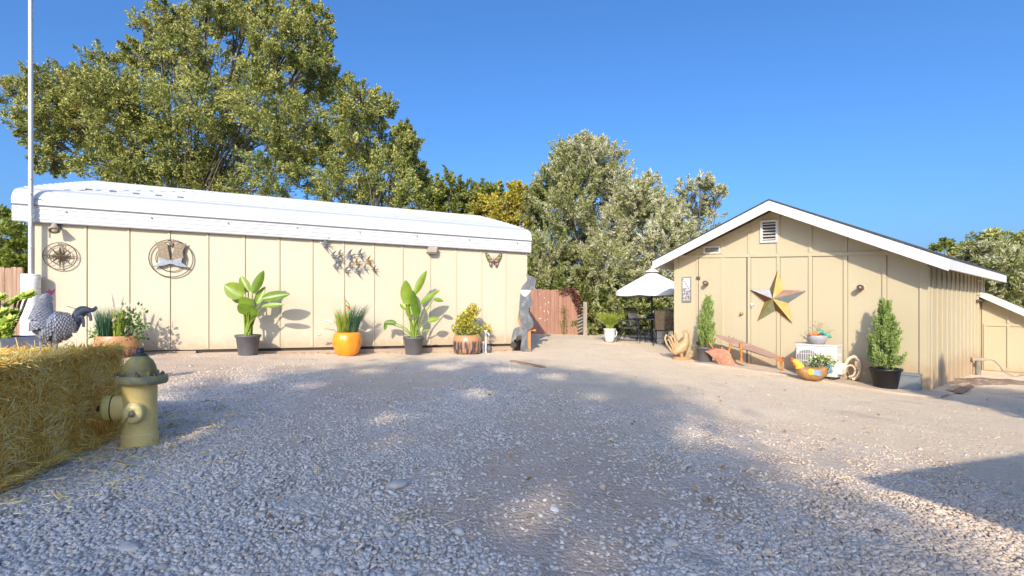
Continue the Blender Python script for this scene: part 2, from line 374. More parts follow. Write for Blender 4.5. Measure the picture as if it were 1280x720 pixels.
# ------------------------------------------------------------------ long metal-roofed building
def carport():
    base=Vector((CA.x,CA.y,CAMZ-.75)); L=9.35
    root=thing('metal_roof_building','long cream panelled building with a rounded white metal roof','building',base,CANG)
    wp=lambda v: Vector((v.x,v.y,v.z-.0107*v.x))
    mb=MB()
    mb.box(0,L,0,.10,.0,2.62); mb.box(0,.10,.102,7,.0,2.62); mb.box(L-.10,L,.102,7,.0,2.62); mb.box(.102,L-.102,6.9,7,.0,2.62)
    for x in (.0,L-.1):
        mb.prism([(.11,2.622),(6.89,2.622),(3.5,3.60)],0,.1,M=Matrix(((0,1,0,x),(1,0,0,0),(0,0,1,0),(0,0,0,1))))
    mb.build('wall',M['cream'],root,wp)
    mb=MB()
    for k in range(14):
        x=.73+.618*k; mb.box(x-.019,x+.019,-.016,-.0005,.02,2.6)
    mb.box(0,.03,-.014,-.0005,.02,2.6)
    o=mb.build('batten',M['cream_dark'],root,wp,bevel=.003); o['label']='thin vertical joint battens on the long wall'
    mb=MB()
    for k in range(14):
        x=.73+.618*k+.0225; mb.box(x-.003,x+.003,-.003,-.0004,.02,2.6)
    mb.build('panel_gap',M['dark'],root,wp)
    # roof: profile in (y,z), swept along x; ribs pressed into it
    prof=[(-.10,2.235)]
    for z in (2.27,2.355,2.44): prof+=[(-.10,z),(-.110,z+.012),(-.110,z+.026),(-.10,z+.038)]
    prof+=[(-.10,2.515),(-.122,2.516)]
    prof+=[(-.122,2.565),(-.112,2.63),(-.085,2.69),(-.04,2.745),(.02,2.785),(.10,2.815),(.21,2.85)]
    y=.30
    sl=lambda q: 2.85+(q-.21)*.285-.0055*(q-.21)**2
    while y<3.42:
        prof+=[(y,sl(y)),(y+.02,sl(y)+.018),(y+.06,sl(y+.04)+.018),(y+.08,sl(y+.08))]; y+=.235
    prof+=[(3.5,sl(3.5)+.02)]
    full=prof+[(7.0-a,b) for a,b in prof[:-1][::-1]]
    mb=MB(); xs=[-.22+i*(9.63/8) for i in range(9)]
    P=[[Vector((x,a,b)) for a,b in full] for x in xs]
    mb.grid(P,0,False)
    P2=[[Vector((x,a+(0.012 if a<0 else (-.012 if a>7 else 0)),b-.012)) for a,b in full][::-1] for x in xs]
    mb.grid(P2,0,False)
    rf=mb.build('roof',M['white_metal'],root,wp)
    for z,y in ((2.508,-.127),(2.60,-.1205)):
        mb=MB(); h=.011 if z<2.52 and z>2.5 else .004; mb.box(-.215,9.405,y,y+.006,z-h/2,z+h/2); mb.build('seam_shadow',M['steel_dark'],rf,wp)  # shadow under the sheet overlap, drawn as thin dark strips
    for q in (.53,1.0,1.47,1.94):
        mb=MB(); mb.box(-.215,9.405,q-.012,q-.002,sl(q)-.004,sl(q)+.004); mb.build('seam_shadow',M['seam_shade'],rf,wp)  # shade lines along the ribs, put in as grey strips
    for x in (-.221,9.409):   # end trims closing the sheet
        mb=MB(); c=[(a,b) for a,b in full]; inn=[(a*(.985)+.05,b-.10) for a,b in full]
        vs=[(x,a,b) for a,b in c]+[(x,a,b) for a,b in inn]; n=len(c)
        mb.add(vs,[(i,i+1,n+i+1,n+i) for i in range(n-1)])
        mb.build('end_trim',M['white_metal'],rf,wp)
    for i in range(5):
        x=.55+i*.36; mb=MB(); mb.box(x,x+.10,.565,.60,sl(.58)+.012,sl(.58)+.036); mb.build('vent_slot',M['steel_dark'],rf,wp)
    for k in range(8):
        x=.5+k*1.22; mb=MB(); mb.box(x-.009,x+.009,-.126,-.10,2.415,2.434); mb.build('roof_screw',M['iron'],rf,wp)
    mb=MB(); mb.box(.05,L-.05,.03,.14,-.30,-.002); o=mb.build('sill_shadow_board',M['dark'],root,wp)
    mb=MB(); mb.box(2.5,9.0,-.10,.0,-.33,-.055)
    mb.box(-.0,2.4,-.03,.015,-.16,-.02)
    o=mb.build('skid_beam',paint('dusty skid timber',(.38,.28,.20),.85,.2,3,(.3,4,4),bmp=.4,bscale=40),root,wp,bevel=.006); o['label']='dusty timber skid along the wall foot'
carport()

# ------------------------------------------------------------------ shed
SB=Vector((SA.x,SA.y,CAMZ-1.08)); SLOPE=.066
def shed():
    root=thing('gable_shed','pale yellow board and batten shed with white barge boards','shed',SB,SANG)
    W,D=4.90,5.7
    wp=lambda v: Vector((v.x,v.y,v.z-SLOPE*min(max(v.x,-.4),5.4)))
    rf=lambda x: 2.25+(x+.30)*.437 if x<2.45 else 2.25+(5.20-x)*.437    # barge top line
    wl=lambda x: rf(x)-.10
    def wall_box(mb,x0,x1,y0,y1): mb.box(x0,x1,y0,y1,-.25,wl(x0)+.0)
    mb=MB()
    mb.prism([(0,-.25),(W,-.25),(W,wl(W)),(2.45,wl(2.45)),(0,wl(0))],0,.10)
    mb.prism([(0,-.25),(W,-.25),(W,wl(W)),(2.45,wl(2.45)),(0,wl(0))],D-.10,D)
    mb.box(0,.10,.102,D-.102,-.25,wl(0)); mb.box(W-.10,W,.102,D-.102,-.25,wl(W))
    mb.build('wall',M['shed'],root,wp)
    mb=MB()   # battens of the gable front, headers, corner boards
    for k in range(9):
        x=min(W-.055,max(.055,.61*k)) if k in (0,8) else .61*k+.02
        hw=.055 if k in (0,8) else .032
        mb.box(x-hw,x+hw,-.022,-.0005,-.02,2.33)
        if 0<k<8: mb.box(x-hw,x+hw,-.022,-.0005,2.41,wl(x)-.10)
    mb.box(.0,W,-.026,-.0005,2.332,2.408)
    mb.box(0,W,-.014,-.0005,-.12,-.022)
    mb.build('trim',M['shed'],root,wp,bevel=.004)
    mb=MB()
    for k in range(1,8):
        x=.61*k+.055; mb.box(x-.004,x+.004,-.004,-.0004,-.02,2.33)
    mb.build('batten_gap',M['iron'],root,wp)
    mb=MB(); y=.02
    mb.box(W+.0005,W+.024,-.022,.09,-.2,2.12)
    y=.24
    while y<D:
        mb.box(W+.0005,W+.022,y-.026,y+.026,-.25,2.13); y+=.405
    mb.build('batten',M['shed'],root,wp,bevel=.003)
    # roof
    mb=MB()
    for sgn in (0,1):
        xa,xb=(-.34,2.45) if sgn==0 else (5.24,2.45)
        za=rf(xa if sgn==0 else 4.90-xa) if False else 2.25-.04*.437
        zb=rf(2.45)
        n=(Vector((za-zb,0,xb-xa)) if sgn==0 else Vector((zb-za,0,xa-xb))).normalized()
        for y0,y1 in ((-.44,D+.35),):
            a=[Vector((xa,y0,za)),Vector((xb,y0,zb)),Vector((xb,y1,zb)),Vector((xa,y1,za))]
            up=[v+Vector((0,0,.035)) for v in a]; lo=[v+Vector((0,0,.004)) for v in a]
            mb.add(lo+up,[(3,2,1,0),(4,5,6,7),(0,1,5,4),(1,2,6,5),(2,3,7,6),(3,0,4,7)] if sgn==0 else [(0,1,2,3),(7,6,5,4),(4,5,1,0),(5,6,2,1),(6,7,3,2),(7,4,0,3)])
    r=mb.build('roof',M['shingle'],root,wp)
    mb=MB()   # sheathing under the shingles, painted shed yellow
    for xa,xb in ((-.32,2.445),(5.22,2.455)):
        za,zb=2.25-.02*.437,rf(2.45)
        a=[Vector((xa,-.395,za)),Vector((xb,-.395,zb)),Vector((xb,D+.3,zb)),Vector((xa,D+.3,za))]
        mb.add(a+[v-Vector((0,0,.03)) for v in a],[(0,1,2,3),(7,6,5,4),(0,4,5,1),(2,6,7,3),(3,7,4,0)])
    for x in (-.2,5.1):
        for k in range(8): pass
    mb.build('soffit',M['shed'],r,wp)
    mb=MB()
    for xa,s in ((-.34,1),(5.24,-1)):
        za=2.25-.04*.437; zb=rf(2.45); h=.20
        pts=[(xa,za),(2.45,zb),(2.45,zb-h),(xa,za-h)]
        mb.prism(pts,-.435,-.40) if s==1 else mb.prism([(xa,za),(2.4505,zb),(2.4505,zb-h),(xa,za-h)],-.4351,-.4001)
    mb.build('barge_board',M['white'],r,wp,bevel=.004)
    mb=MB()
    mb.box(5.215,5.245,-.399,D+.33,2.25-.04*.437-.17,2.25-.04*.437-.002); mb.box(-.345,-.315,-.399,D+.33,2.25-.04*.437-.17,2.25-.04*.437-.002)
    mb.build('fascia',M['white'],r,wp,bevel=.004)
    # door with knob and latch
    mb=MB(); mb.box(.665,1.215+.61-.03,-.010,-.0006,-.01,2.328)
    gp=MB()
    for x in (.655,1.805): gp.box(x-.006,x+.006,-.0235,-.0006,.0,2.33)
    gp.build('door_gap',M['dark'],root,wp)
    dr=mb.build('door',M['shed'],root,wp)
    for z in (.30,1.85):
        hb=MB(); hb.box(.60,.70,-.031,-.0265,z-.035,z+.035); hb.tube([(.652,-.034,z-.045),(.652,-.034,z+.045)],.009,6); hb.build('hinge',M['iron'],dr,wp);
    pass; dr['label']='flush yellow door with a brass knob'
    q=sw(928,392)-SB; lx=q.dot(SU); lz=q.z+SLOPE*lx
    mb=MB(); mb.lathe([(.033,0),(.033,.006),(.013,.010),(.012,.035),(.026,.042),(.031,.055),(.024,.070),(.0,.074)],14,M=Matrix.Translation((lx,-.010,lz))@Matrix.Rotation(PI/2,4,'X'))
    mb.build('knob',paint('worn brass',(.55,.36,.14),.35,.2,30,metal=.8,bmp=0),dr,wp)
    q=sw(941,380)-SB; lx=q.dot(SU); lz=q.z+SLOPE*lx
    mb=MB(); mb.box(lx-.05,lx+.05,-.036,-.024,lz-.018,lz+.018); mb.tube([(lx+.0,-.05,lz-.02),(lx,-.05,lz-.055)],.018,8)
    mb.build('latch',M['white_metal'],dr,wp,bevel=.003)
    # gable vent
    def loc(px,py):
        q=sw(px,py)-SB; x=q.dot(SU); return x,q.z+SLOPE*x
    x0,z1=loc(951,276); x1,z0=loc(973,303)
    mb=MB(); f=.045
    mb.box(x0,x1,-.035,-.0007,z1-f,z1); mb.box(x0,x1,-.035,-.0007,z0,z0+f); mb.box(x0,x0+f,-.035,-.0007,z0+f+.0005,z1-f-.0005); mb.box(x1-f,x1,-.035,-.0007,z0+f+.0005,z1-f-.0005)
    v=mb.build('gable_vent',M['white'],root,wp,bevel=.003); v['label']='white louvred vent under the ridge'
    mb=MB(); mb.box(x0+f,x1-f,-.004,-.0008,z0+f,z1-f); mb.build('vent_shadow_panel',M['dark'],v,wp)
    mb=MB(); n=6
    for i in range(n):
        zc=z0+f+(i+.45)*(z1-z0-2*f)/n
        mb.bar((x0+f,-.020,zc),(x1-f,-.020,zc),.030,.010,up=(0,-.5,.85))
    mb.build('louvre',M['white'],v,wp)
    # small gable window
    x0,z1=loc(880,307); x1,z0=loc(901,318); z0=2.425; z1=2.60
    mb=MB(); f=.035
    mb.box(x0,x1,-.030,-.0007,z1-f,z1); mb.box(x0,x1,-.030,-.0007,z0,z0+f); mb.box(x0,x0+f,-.030,-.0007,z0+f+.0005,z1-f-.0005); mb.box(x1-f,x1,-.030,-.0007,z0+f+.0005,z1-f-.0005)
    v=mb.build('window',paint('grey window frame',(.62,.58,.52),.6),root,wp); v['label']='small low window tucked under the left rake'
    mb=MB(); mb.box(x0+f,x1-f,-.012,-.0008,z0+f,z1-f); mb.build('pane',M['glass'],v,wp)
    # small window high on the side wall
    mb=MB(); y0,y1,z0,z1=4.55,5.05,1.72,2.08; f=.04
    mb.box(W+.001,W+.03,y0,y1,z1-f,z1); mb.box(W+.001,W+.03,y0,y1,z0,z0+f); mb.box(W+.001,W+.03,y0,y0+f,z0+f+.0005,z1-f-.0005); mb.box(W+.001,W+.03,y1-f,y1,z0+f+.0005,z1-f-.0005)
    v=mb.build('window',M['shed'],root,wp); v['label']='small dark window high on the side wall'
    mb=MB(); mb.box(W+.0008,W+.012,y0+f,y1-f,z0+f,z1-f); mb.build('pane',M['glass'],v,wp)
    mb=MB(); mb.bar((W+.05,4.35,1.60),(W+.05,5.2,1.60),.05,.03); mb.build('window_ledge',M['iron'],v,wp)
shed()

def lean_to():
    b=sw(1221,None,0); b=SA+SU*4.93-SN*5.05; b=Vector((b.x,b.y,gz(b.x,b.y)))
    root=thing('lean_to_closet','small sloped yellow lean-to closet against the shed side wall','outbuilding',b,SANG)
    h0=(CAMZ+(386-369)/F*b.y)-b.z; w_=.98; h1=h0-.60; d=.8
    tp=lambda x: h0+(h1-h0)*x/w_
    mb=MB(); mb.prism([(0,-.15),(w_,-.15),(w_,h1),(0,h0)],0,.06); mb.prism([(0,-.15),(w_,-.15),(w_,h1),(0,h0)],d-.06,d); mb.box(w_-.06,w_,.062,d-.062,-.15,h1-.01)
    mb.build('wall',M['shed'],root)
    mb=MB()
    mb.box(.03,w_-.03,-.018,-.0006,.02,.09); zt=h1-.12
    mb.box(.03,w_-.03,-.0185,-.0007,zt,zt+.05)
    for x in (.03,.42,w_-.14): mb.box(x,x+.045,-.02,-.0008,.092,tp(x)-.07 if x==.42 else zt-.002)
    mb.box(w_-.05,w_,-.016,-.0005,.02,h1-.06)
    mb.build('trim',M['shed'],root,bevel=.003)
    mb=MB(); mb.bar((-.03,.32,h0+.055),(w_+.16,.32,tp(w_+.16)+.055),1.02,.04,up=(0,0,1)); mb.build('roof',paint('pale roof panel',(.62,.55,.47),.7),root,bevel=.004)
    mb=MB(); mb.bar((-.0,-.215,h0+.0),(w_+.16,-.215,tp(w_+.16)+.0),.03,.085,up=(0,0,1)); mb.build('roof_edge',M['white'],root)
lean_to()
# ------------------------------------------------------------------ trees
LEAF={}
LEAF['oak']=tinted('oak leaf',[(.10,.125,.03),(.195,.22,.055),(.31,.325,.085),(.43,.43,.13),(.40,.30,.09)],.55,.22,.35)
LEAF['silver']=tinted('silver leaf',[(.11,.145,.025),(.21,.245,.06),(.37,.365,.16),(.52,.51,.33),(.64,.63,.48)],.5,.2,.35)
LEAF['green']=tinted('green leaf',[(.08,.10,.02),(.16,.19,.04),(.27,.29,.065),(.38,.38,.11)],.5,.25,.35)
LEAF['yellow']=tinted('yellowing leaf',[(.16,.15,.025),(.34,.29,.04),(.48,.41,.06),(.46,.36,.08)],.5,.25,.3)
LEAF['hedge']=tinted('hedge leaf',[(.03,.05,.010),(.09,.13,.02),(.20,.25,.03),(.30,.34,.06)],.45,.25,.4)
def crown_points(c, r, ns, nl, sub=.42, up=.25, squash=.85):
    """leaves in small clumps spread through a rounded mass: positions, directions, tint shift"""
    P=[];D=[];T=[]
    for k in range(ns):
        d=rng.normal(size=3); d/=np.linalg.norm(d); q=r*(.35+.65*rng.random()**.6)
        cc=np.array(c)+d*q*np.array([1,1,squash]); rr=r*sub*(.55+.8*rng.random())
        g=rng.normal(size=(nl,3)); g/=np.linalg.norm(g,axis=1,keepdims=True)
        rad=rr*rng.random((nl,1))**.45
        P.append(cc+g*rad*np.array([1,1,.7])); D.append(g*.8+rng.normal(size=(nl,3))*.7+d*.3+np.array([0,0,up]))
        T.append(np.full(nl,rng.normal()*.13)+rng.normal(size=nl)*.13)
    return np.concatenate(P),np.concatenate(D),np.concatenate(T)
def spray_points(c, r, ns, nl, squash=.9, up=.7, th=.05):
    """upswept sprays: leaves along short twigs that reach outward and up"""
    P=[];D=[];T=[]
    for k in range(ns):
        d=rng.normal(size=3); d/=np.linalg.norm(d); cc=np.array(c)+d*r*(.25+.65*rng.random()**.6)*np.array([1,1,squash])
        ax=d*.8+np.array([0,0,up])+rng.normal(size=3)*.35; ax/=np.linalg.norm(ax); Ln=r*(.35+.45*rng.random())
        t=rng.random((nl,1)); off=rng.normal(size=(nl,3))*r*th*(1.3-t)
        P.append(cc+ax*Ln*t+off); D.append(ax+rng.normal(size=(nl,3))*.55); T.append(np.full(nl,rng.normal()*.15)+rng.normal(size=nl)*.12+ (t[:,0]-.5)*.12)
    return np.concatenate(P),np.concatenate(D),np.concatenate(T)
def tree(name,label,cat,trunk,clumps,leaf,L,W,mode='clump',ns=14,nl=110,tint=.45,trunk_r=.2,group=None,sub=.42,up=.25,limb=True,bark='bark',dj=1.0,grow=1.0,lk=1.0,th=.05):
    """trunk=(px,d); clumps=[(px,py,rpx[,d[,tint]])] measured on the photo, set at their own distance"""
    base=gat(*trunk); root=thing(name,label,cat,base,0,group)
    P=[];D=[];T=[]; cs=[]
    for c in clumps:
        d=c[3] if len(c)>3 and c[3] else trunk[1]+R.uniform(-dj,dj)
        p=at(c[0],c[1],d); r=c[2]/F*d*grow; cs.append((p,r))
        k=max(.5,(c[2]/30.0)) ** 2 if c[2]>0 else 1
        if mode=='clump': a=crown_points(p-base,r,int(ns*(.6+.4*k)),int(nl*(.5+.5*k)),sub,up)
        else: a=spray_points(p-base,r,int(ns*(.5+.5*k)),nl,up=up,th=th)
        P.append(a[0]);D.append(a[1]);T.append(a[2]+(c[4] if len(c)>4 else 0)+R.uniform(-.05,.05))
    P=np.concatenate(P);D=np.concatenate(D);T=np.clip(np.concatenate(T)+tint,0,1); n=len(P)
    ok=P[:,2]>.02; P,D,T=P[ok],D[ok],T[ok]; n=len(P)
    cloud('crown',P,D,L*(.7+.6*rng.random(n)),W*(.7+.6*rng.random(n)),T,LEAF[leaf],root)
    mb=MB(); top=max(c[0].z for c in cs)-base.z; h=top*.32
    zf=Vector((0,0,h))
    mb.tube([(0,0,-.2),(.05*trunk_r,0,h*.5),zf],[trunk_r*1.3,trunk_r,trunk_r*.8],9)
    if limb:
        for p,r in cs:
            q=p-base; m=zf.lerp(q,.5)+Vector((R.uniform(-.3,.3),R.uniform(-.3,.3),R.uniform(-.1,.5)))
            mb.tube([zf*R.uniform(.7,1),m,q],[trunk_r*.30*lk,trunk_r*.17*lk,trunk_r*.06*lk],6)
            for _ in range(5):
                e=q+Vector((R.uniform(-1,1),R.uniform(-1,1),R.uniform(-.5,1)))*r*.9
                mb.tube([m.lerp(q,R.uniform(.4,1)),q.lerp(e,.5)+Vector((0,0,.05)),e],[trunk_r*.11,trunk_r*.07,trunk_r*.03],5)
    mb.build('trunk',M[bark],root)
    return root
tree('oak_tree','huge spreading olive-green oak rising behind the long metal-roofed building','tree',(235,19.5),
 [(30,128,24),(58,118,28),(92,108,26),(75,150,30),(45,165,20),(118,118,26),(110,150,30),(140,90,24),(160,120,34),(150,160,34),(95,185,24,0,-.15),(60,200,16,0,-.15),
  (175,72,16),(195,45,22),(215,22,18),(230,60,26),(205,95,30),(245,30,18),(262,15,18),(285,8,16),(310,14,18),(300,40,22),(335,10,16),(345,40,22),(372,18,18),(395,22,14),(372,55,26),(402,48,14),(395,75,20),
  (330,80,28),(275,95,26),(240,130,34),(200,150,34),(285,145,30),(330,130,32),(372,105,30),(404,100,18),(225,190,34),(270,200,32),(315,185,32),(360,165,34),(395,145,26,0,-.1),(175,200,34),(135,205,28,0,-.1),(345,215,32),(385,205,30),(255,235,30),(310,240,30),(210,230,28),(165,222,22,0,-.1)],
 'oak',.10,.050,mode='spray',th=.10,up=.22,ns=52,nl=105,trunk_r=.34,dj=2.4,grow=1.10,lk=.45)
tree('oak_tree','shorter grey-green oak right of the huge one, behind the long roof','tree',(470,17.5),
 [(425,118,20,0,-.1),(450,125,22),(475,140,16),(440,155,26),(420,185,28),(462,178,28),(500,190,20),(512,180,12),(515,210,18),(490,215,26),(445,215,30),(420,240,26),(475,245,28),(515,245,20),(524,228,12),(400,180,20),(505,165,9)],
 'oak',.092,.046,mode='spray',th=.10,up=.3,ns=52,nl=105,tint=.42,trunk_r=.25,dj=1.5,grow=1.08,lk=.45)
tree('broadleaf_tree','mid green rounded tree behind the right end of the white roof','tree',(562,26),
 [(530,262,24),(600,268,26),(612,255,22),(545,248,22),(562,240,20),(580,245,18),(540,265,18),(565,268,22),(590,262,18),(600,245,14),(612,240,12),(535,238,10)],'green',.17,.085,mode='spray',th=.10,up=.3,ns=40,nl=70,tint=.55,trunk_r=.2)
tree('autumn_tree','yellow-leaved tree between the white roof and the silvery tree','tree',(628,23),
 [(615,262,18),(635,258,20),(650,250,16,0,.15),(642,238,12,0,.3),(655,270,20),(600,270,14),(630,285,20),(660,295,18),(645,310,16)],'yellow',.15,.08,mode='spray',th=.10,up=.3,ns=40,nl=70,tint=.45,trunk_r=.18)
tree('silver_tree','tall feathery silver-green tree filling the gap between the two buildings','tree',(735,20),
 [(712,205,24,0,-.12),(735,192,22),(722,228,30,0,-.1),(757,205,24),(690,232,22,0,-.22),(672,245,16,0,-.2),(770,232,26),(745,255,34),(785,255,24),(705,265,32,0,-.2),(675,275,24,0,-.2),(800,250,20),(812,232,14,0,.1),(818,262,22),(795,285,30,0,.1),(760,290,32,0,.1),(722,300,34,0,.08),
  (690,315,28,0,-.10),(668,340,22,0,-.25),(835,285,22),(825,310,26,0,.1),(790,320,30,0,.12),(755,330,32,0,-.15),(715,340,32,0,-.25),(685,360,24,0,-.28),(850,300,18),(845,325,18),(735,368,28,0,-.3),(770,362,28,0,-.22),(805,350,28,0,.1),(835,345,20,0,.1)],
 'silver',.115,.034,mode='spray',ns=105,nl=85,tint=.57,trunk_r=.22,up=.75,dj=1.5)
tree('silver_tree','thin wispy silver tree leaning over the shed roof','tree',(865,22),
 [(868,243,18),(878,228,10),(858,235,12),(835,275,20),(840,255,14),(876,280,18),(885,238,14),(893,250,13),(872,262,16),(888,268,14),(860,275,16),(868,292,16),(850,262,12),(898,240,8),(845,310,18),(862,318,16)],
 'silver',.16,.035,mode='spray',ns=26,nl=50,tint=.60,trunk_r=.14,up=.9)
for px,lb,cl in ((742,'dense green shrub growing right of the wooden fence gate',[(735,398,16),(752,405,13),(745,385,18),(765,392,16),(735,415,10),(770,412,10)]),
                 (795,'tall green shrub growing behind the patio chairs',[(785,395,18),(808,392,18),(795,412,14),(822,400,16),(775,405,12),(835,385,16)]),
                 (690,'green shrub mass growing behind the wooden fence',[(680,352,14),(705,352,16),(725,362,12),(668,362,10)])):
    tree('shrub',lb,'shrub',(px,19),cl,'silver',.14,.06,mode='spray',ns=60,nl=50,tint=.32,trunk_r=.06,up=.4,dj=.7)
tree('willow_tree','silvery willow standing behind the lean-to closet','tree',(1250,16.5),
 [(1222,318,14),(1240,325,20),(1225,340,14),(1262,335,24),(1290,330,26),(1250,360,24),(1285,365,28),(1310,350,30),(1268,390,26),(1295,400,28),(1320,395,30),(1285,430,26),(1310,440,28),(1275,452,16),(1240,385,16),(1235,420,20)],
 'silver',.13,.032,mode='spray',ns=95,nl=80,tint=.50,trunk_r=.16,up=.1,dj=1.0)
tree('oak_tree','distant brownish oak top beyond the shed roof','tree',(1235,27),
 [(1205,312,10,0,.1),(1222,305,13,0,.1),(1240,300,14,0,.1),(1258,298,14),(1272,305,14),(1285,296,12),(1210,325,12),(1250,318,14),(1195,322,8),(1275,325,16)],
 'oak',.2,.1,ns=13,nl=75,tint=.5,trunk_r=.2)
tree('conifer_tree','tiny far conifer tip showing above the shed roof','tree',(1186,45),[(1182,303,4),(1186,306,5),(1178,308,5),(1190,312,6),(1170,312,6)],'green',.35,.2,ns=6,nl=50,tint=.3,trunk_r=.15)
tree('hedge_tree','bright green leafy tree behind the left end of the long building','tree',(8,12),
 [(10,272,12),(0,290,20),(22,285,14),(12,305,20),(28,305,10),(-18,300,26),(2,322,18),(22,325,14),(-15,330,22),(30,335,8)],'hedge',.10,.06,ns=16,nl=75,tint=.55,trunk_r=.12)
# low growth closing the view along the back of the property
for i,(px,d,lb) in enumerate(((700,24,'bushy green shrub behind the middle of the fence panel'),(790,25,'bushy green shrub far behind the patio umbrella'),(845,26,'bushy green shrub far behind the shed corner'),(560,24,'bushy green shrub row end behind the long building'),(640,22,'bushy green shrub behind the cowboy figure'),(900,24,'bushy green shrub behind the shed, left'),(1330,19,'bushy green shrub at the right edge behind the willow'))):
    tree('shrub',lb,'shrub',(px,d),[(px+R.uniform(-45,45),R.uniform(330,400),R.uniform(22,30)) for _ in range(7)],'green',.2,.1,ns=12,nl=60,tint=.3,trunk_r=.1)

# ------------------------------------------------------------------ what throws the shade: a big oak behind the camera, a house and a young conifer at its side
def on_ground(px,py):
    d=1.6
    while d<40:
        p=at(px,py,d)
        if p.z<=gz(p.x,p.y): return p
        d+=.02
    return p
def shade_tree():
    outline=[(-300,690),(-120,625),(30,590),(140,548),(205,530),(222,512),(225,503),(255,494),(300,484),(360,479),(400,471),(450,463),(520,457),(600,450),(650,450),(700,459),(745,468),(800,492),(850,520),(905,560),(980,610),(1060,660),(1150,715)]
    g=[on_ground(*p).xy for p in outline]; g=[(p.x,p.y) for p in g]+[(1.75,-1.5),(-4.2,-1.5)]
    def inside(x,y):
        c=False; n=len(g)
        for i in range(n):
            x1,y1=g[i]; x2,y2=g[(i+1)%n]
            if (y1>y)!=(y2>y) and x<(x2-x1)*(y-y1)/(y2-y1)+x1: c=not c
        return c
    holes=[]
    for hx_,hy_,hr in ((-3.45,5.2,.30),(-3.75,4.75,.34),(-3.95,5.6,.40),(-4.3,5.1,.40),(-3.2,5.75,.22),(-2.9,4.5,.40),(-2.75,4.1,.2)): holes.append((hx_,hy_,hr))
    for px,py,rp in ((752,700,40),(655,652,38),(632,597,17),(699,616,19),(487,552,15),(495,521,20),(528,705,24),(600,490,18),(690,470,14),(640,462,16),(560,458,20),(470,462,16),(740,495,16),(395,478,18),(330,470,18),(180,556,18),(60,500,40),(880,545,20),(430,690,12)):
        p=on_ground(px,py); holes.append((p.x,p.y,rp/F*p.y+(.115 if p.y<3.2 else .16)))
    ct=1/math.tan(SUN_EL); hx,hy=math.sin(SUN_AZ)*ct,math.cos(SUN_AZ)*ct
    base=Vector((-6.2,-19.5,gz(-6.2,-19.5))); root=thing('oak_tree','broad oak behind the viewpoint that shades the gravel yard','tree',base)
    P=[];D=[];T=[];C=[]
    k=0
    while k<230:
        gx,gy=R.uniform(-8,1.8),R.uniform(-1.5,8.6)
        if not inside(gx+R.gauss(0,.22)+(.42 if gx>.3 else .05),gy+R.gauss(0,.33)+.1): continue
        h=R.uniform(9.0,15.0); c=np.array([gx-hx*h,gy-hy*h,h]); C.append(c); k+=1
        rs=R.uniform(.6,1.25); q=c+rng.normal(size=(260,3))*np.array([.42,.42,.3])*rs; P.append(q); D.append(rng.normal(size=(260,3)))
    P=np.concatenate(P);D=np.concatenate(D)
    gx=P[:,0]+hx*P[:,2]; gy=P[:,1]+hy*P[:,2]
    ok=np.ones(len(gx),bool)
    for x,y,r in holes: ok&=((gx-x)/r)**2+((gy-y)/(r*1.25))**2>(.75+.35*rng.random(len(gx)))
    P,D=P[ok],D[ok]; n=len(P)
    cloud('crown',P-np.array(base),D,.20*(.7+.6*rng.random(n)),.14*(.7+.6*rng.random(n)),np.clip(.45+.15*rng.normal(size=n),0,1),LEAF['oak'],root)
    mb=MB(); zf=Vector((0,0,6.5)); mb.tube([(0,0,-.2),(.15,0,3.2),zf],[.6,.45,.38],10)
    for c in C[::9]:
        e=Vector(c)-base; mb.tube([zf,zf.lerp(e,.5)+Vector((0,0,.4)),e],[.12,.07,.02],5)
    mb.build('trunk',M['bark'],root)
shade_tree()
def side_house():
    e1=Vector((.94,.33,0)).normalized(); ang=math.atan2(e1.y,e1.x)
    c=Vector((1.44,-1.82,0)); base=Vector((c.x,c.y,gz(c.x,c.y)))
    root=thing('hip_roof_house','low cream house with a shingled hip roof beside the viewpoint','house',base,ang)
    ez=CAMZ+1.66-base.z; W,D=11.0,8.0
    mb=MB(); mb.box(.45,W-.45,-D+.45,-.45,-.2,ez-.02); wl=mb.build('wall',M['cream'],root)
    mb=MB(); r=.30
    vs=[(0,0,ez),(W,0,ez),(W,-D,ez),(0,-D,ez),(D/2,-D/2,ez+D/2*r),(W-D/2,-D/2,ez+D/2*r),(0,0,ez-.03),(W,0,ez-.03),(W,-D,ez-.03),(0,-D,ez-.03)]
    mb.add(vs,[(1,0,4,5),(0,3,4),(3,2,5,4),(2,1,5),(6,7,8,9),(0,1,7,6),(1,2,8,7),(2,3,9,8),(3,0,6,9)]); mb.build('roof',M['shingle'],root)
    for x in (2.0,6.0):
        mb=MB(); mb.box(x,x+1.3,-.449,-.41,1.0,2.1); f=mb.build('window',M['white'],root)
        mb=MB(); mb.box(x+.08,x+1.22,-.409,-.40,1.08,2.02); mb.build('pane',M['glass'],f)
side_house()
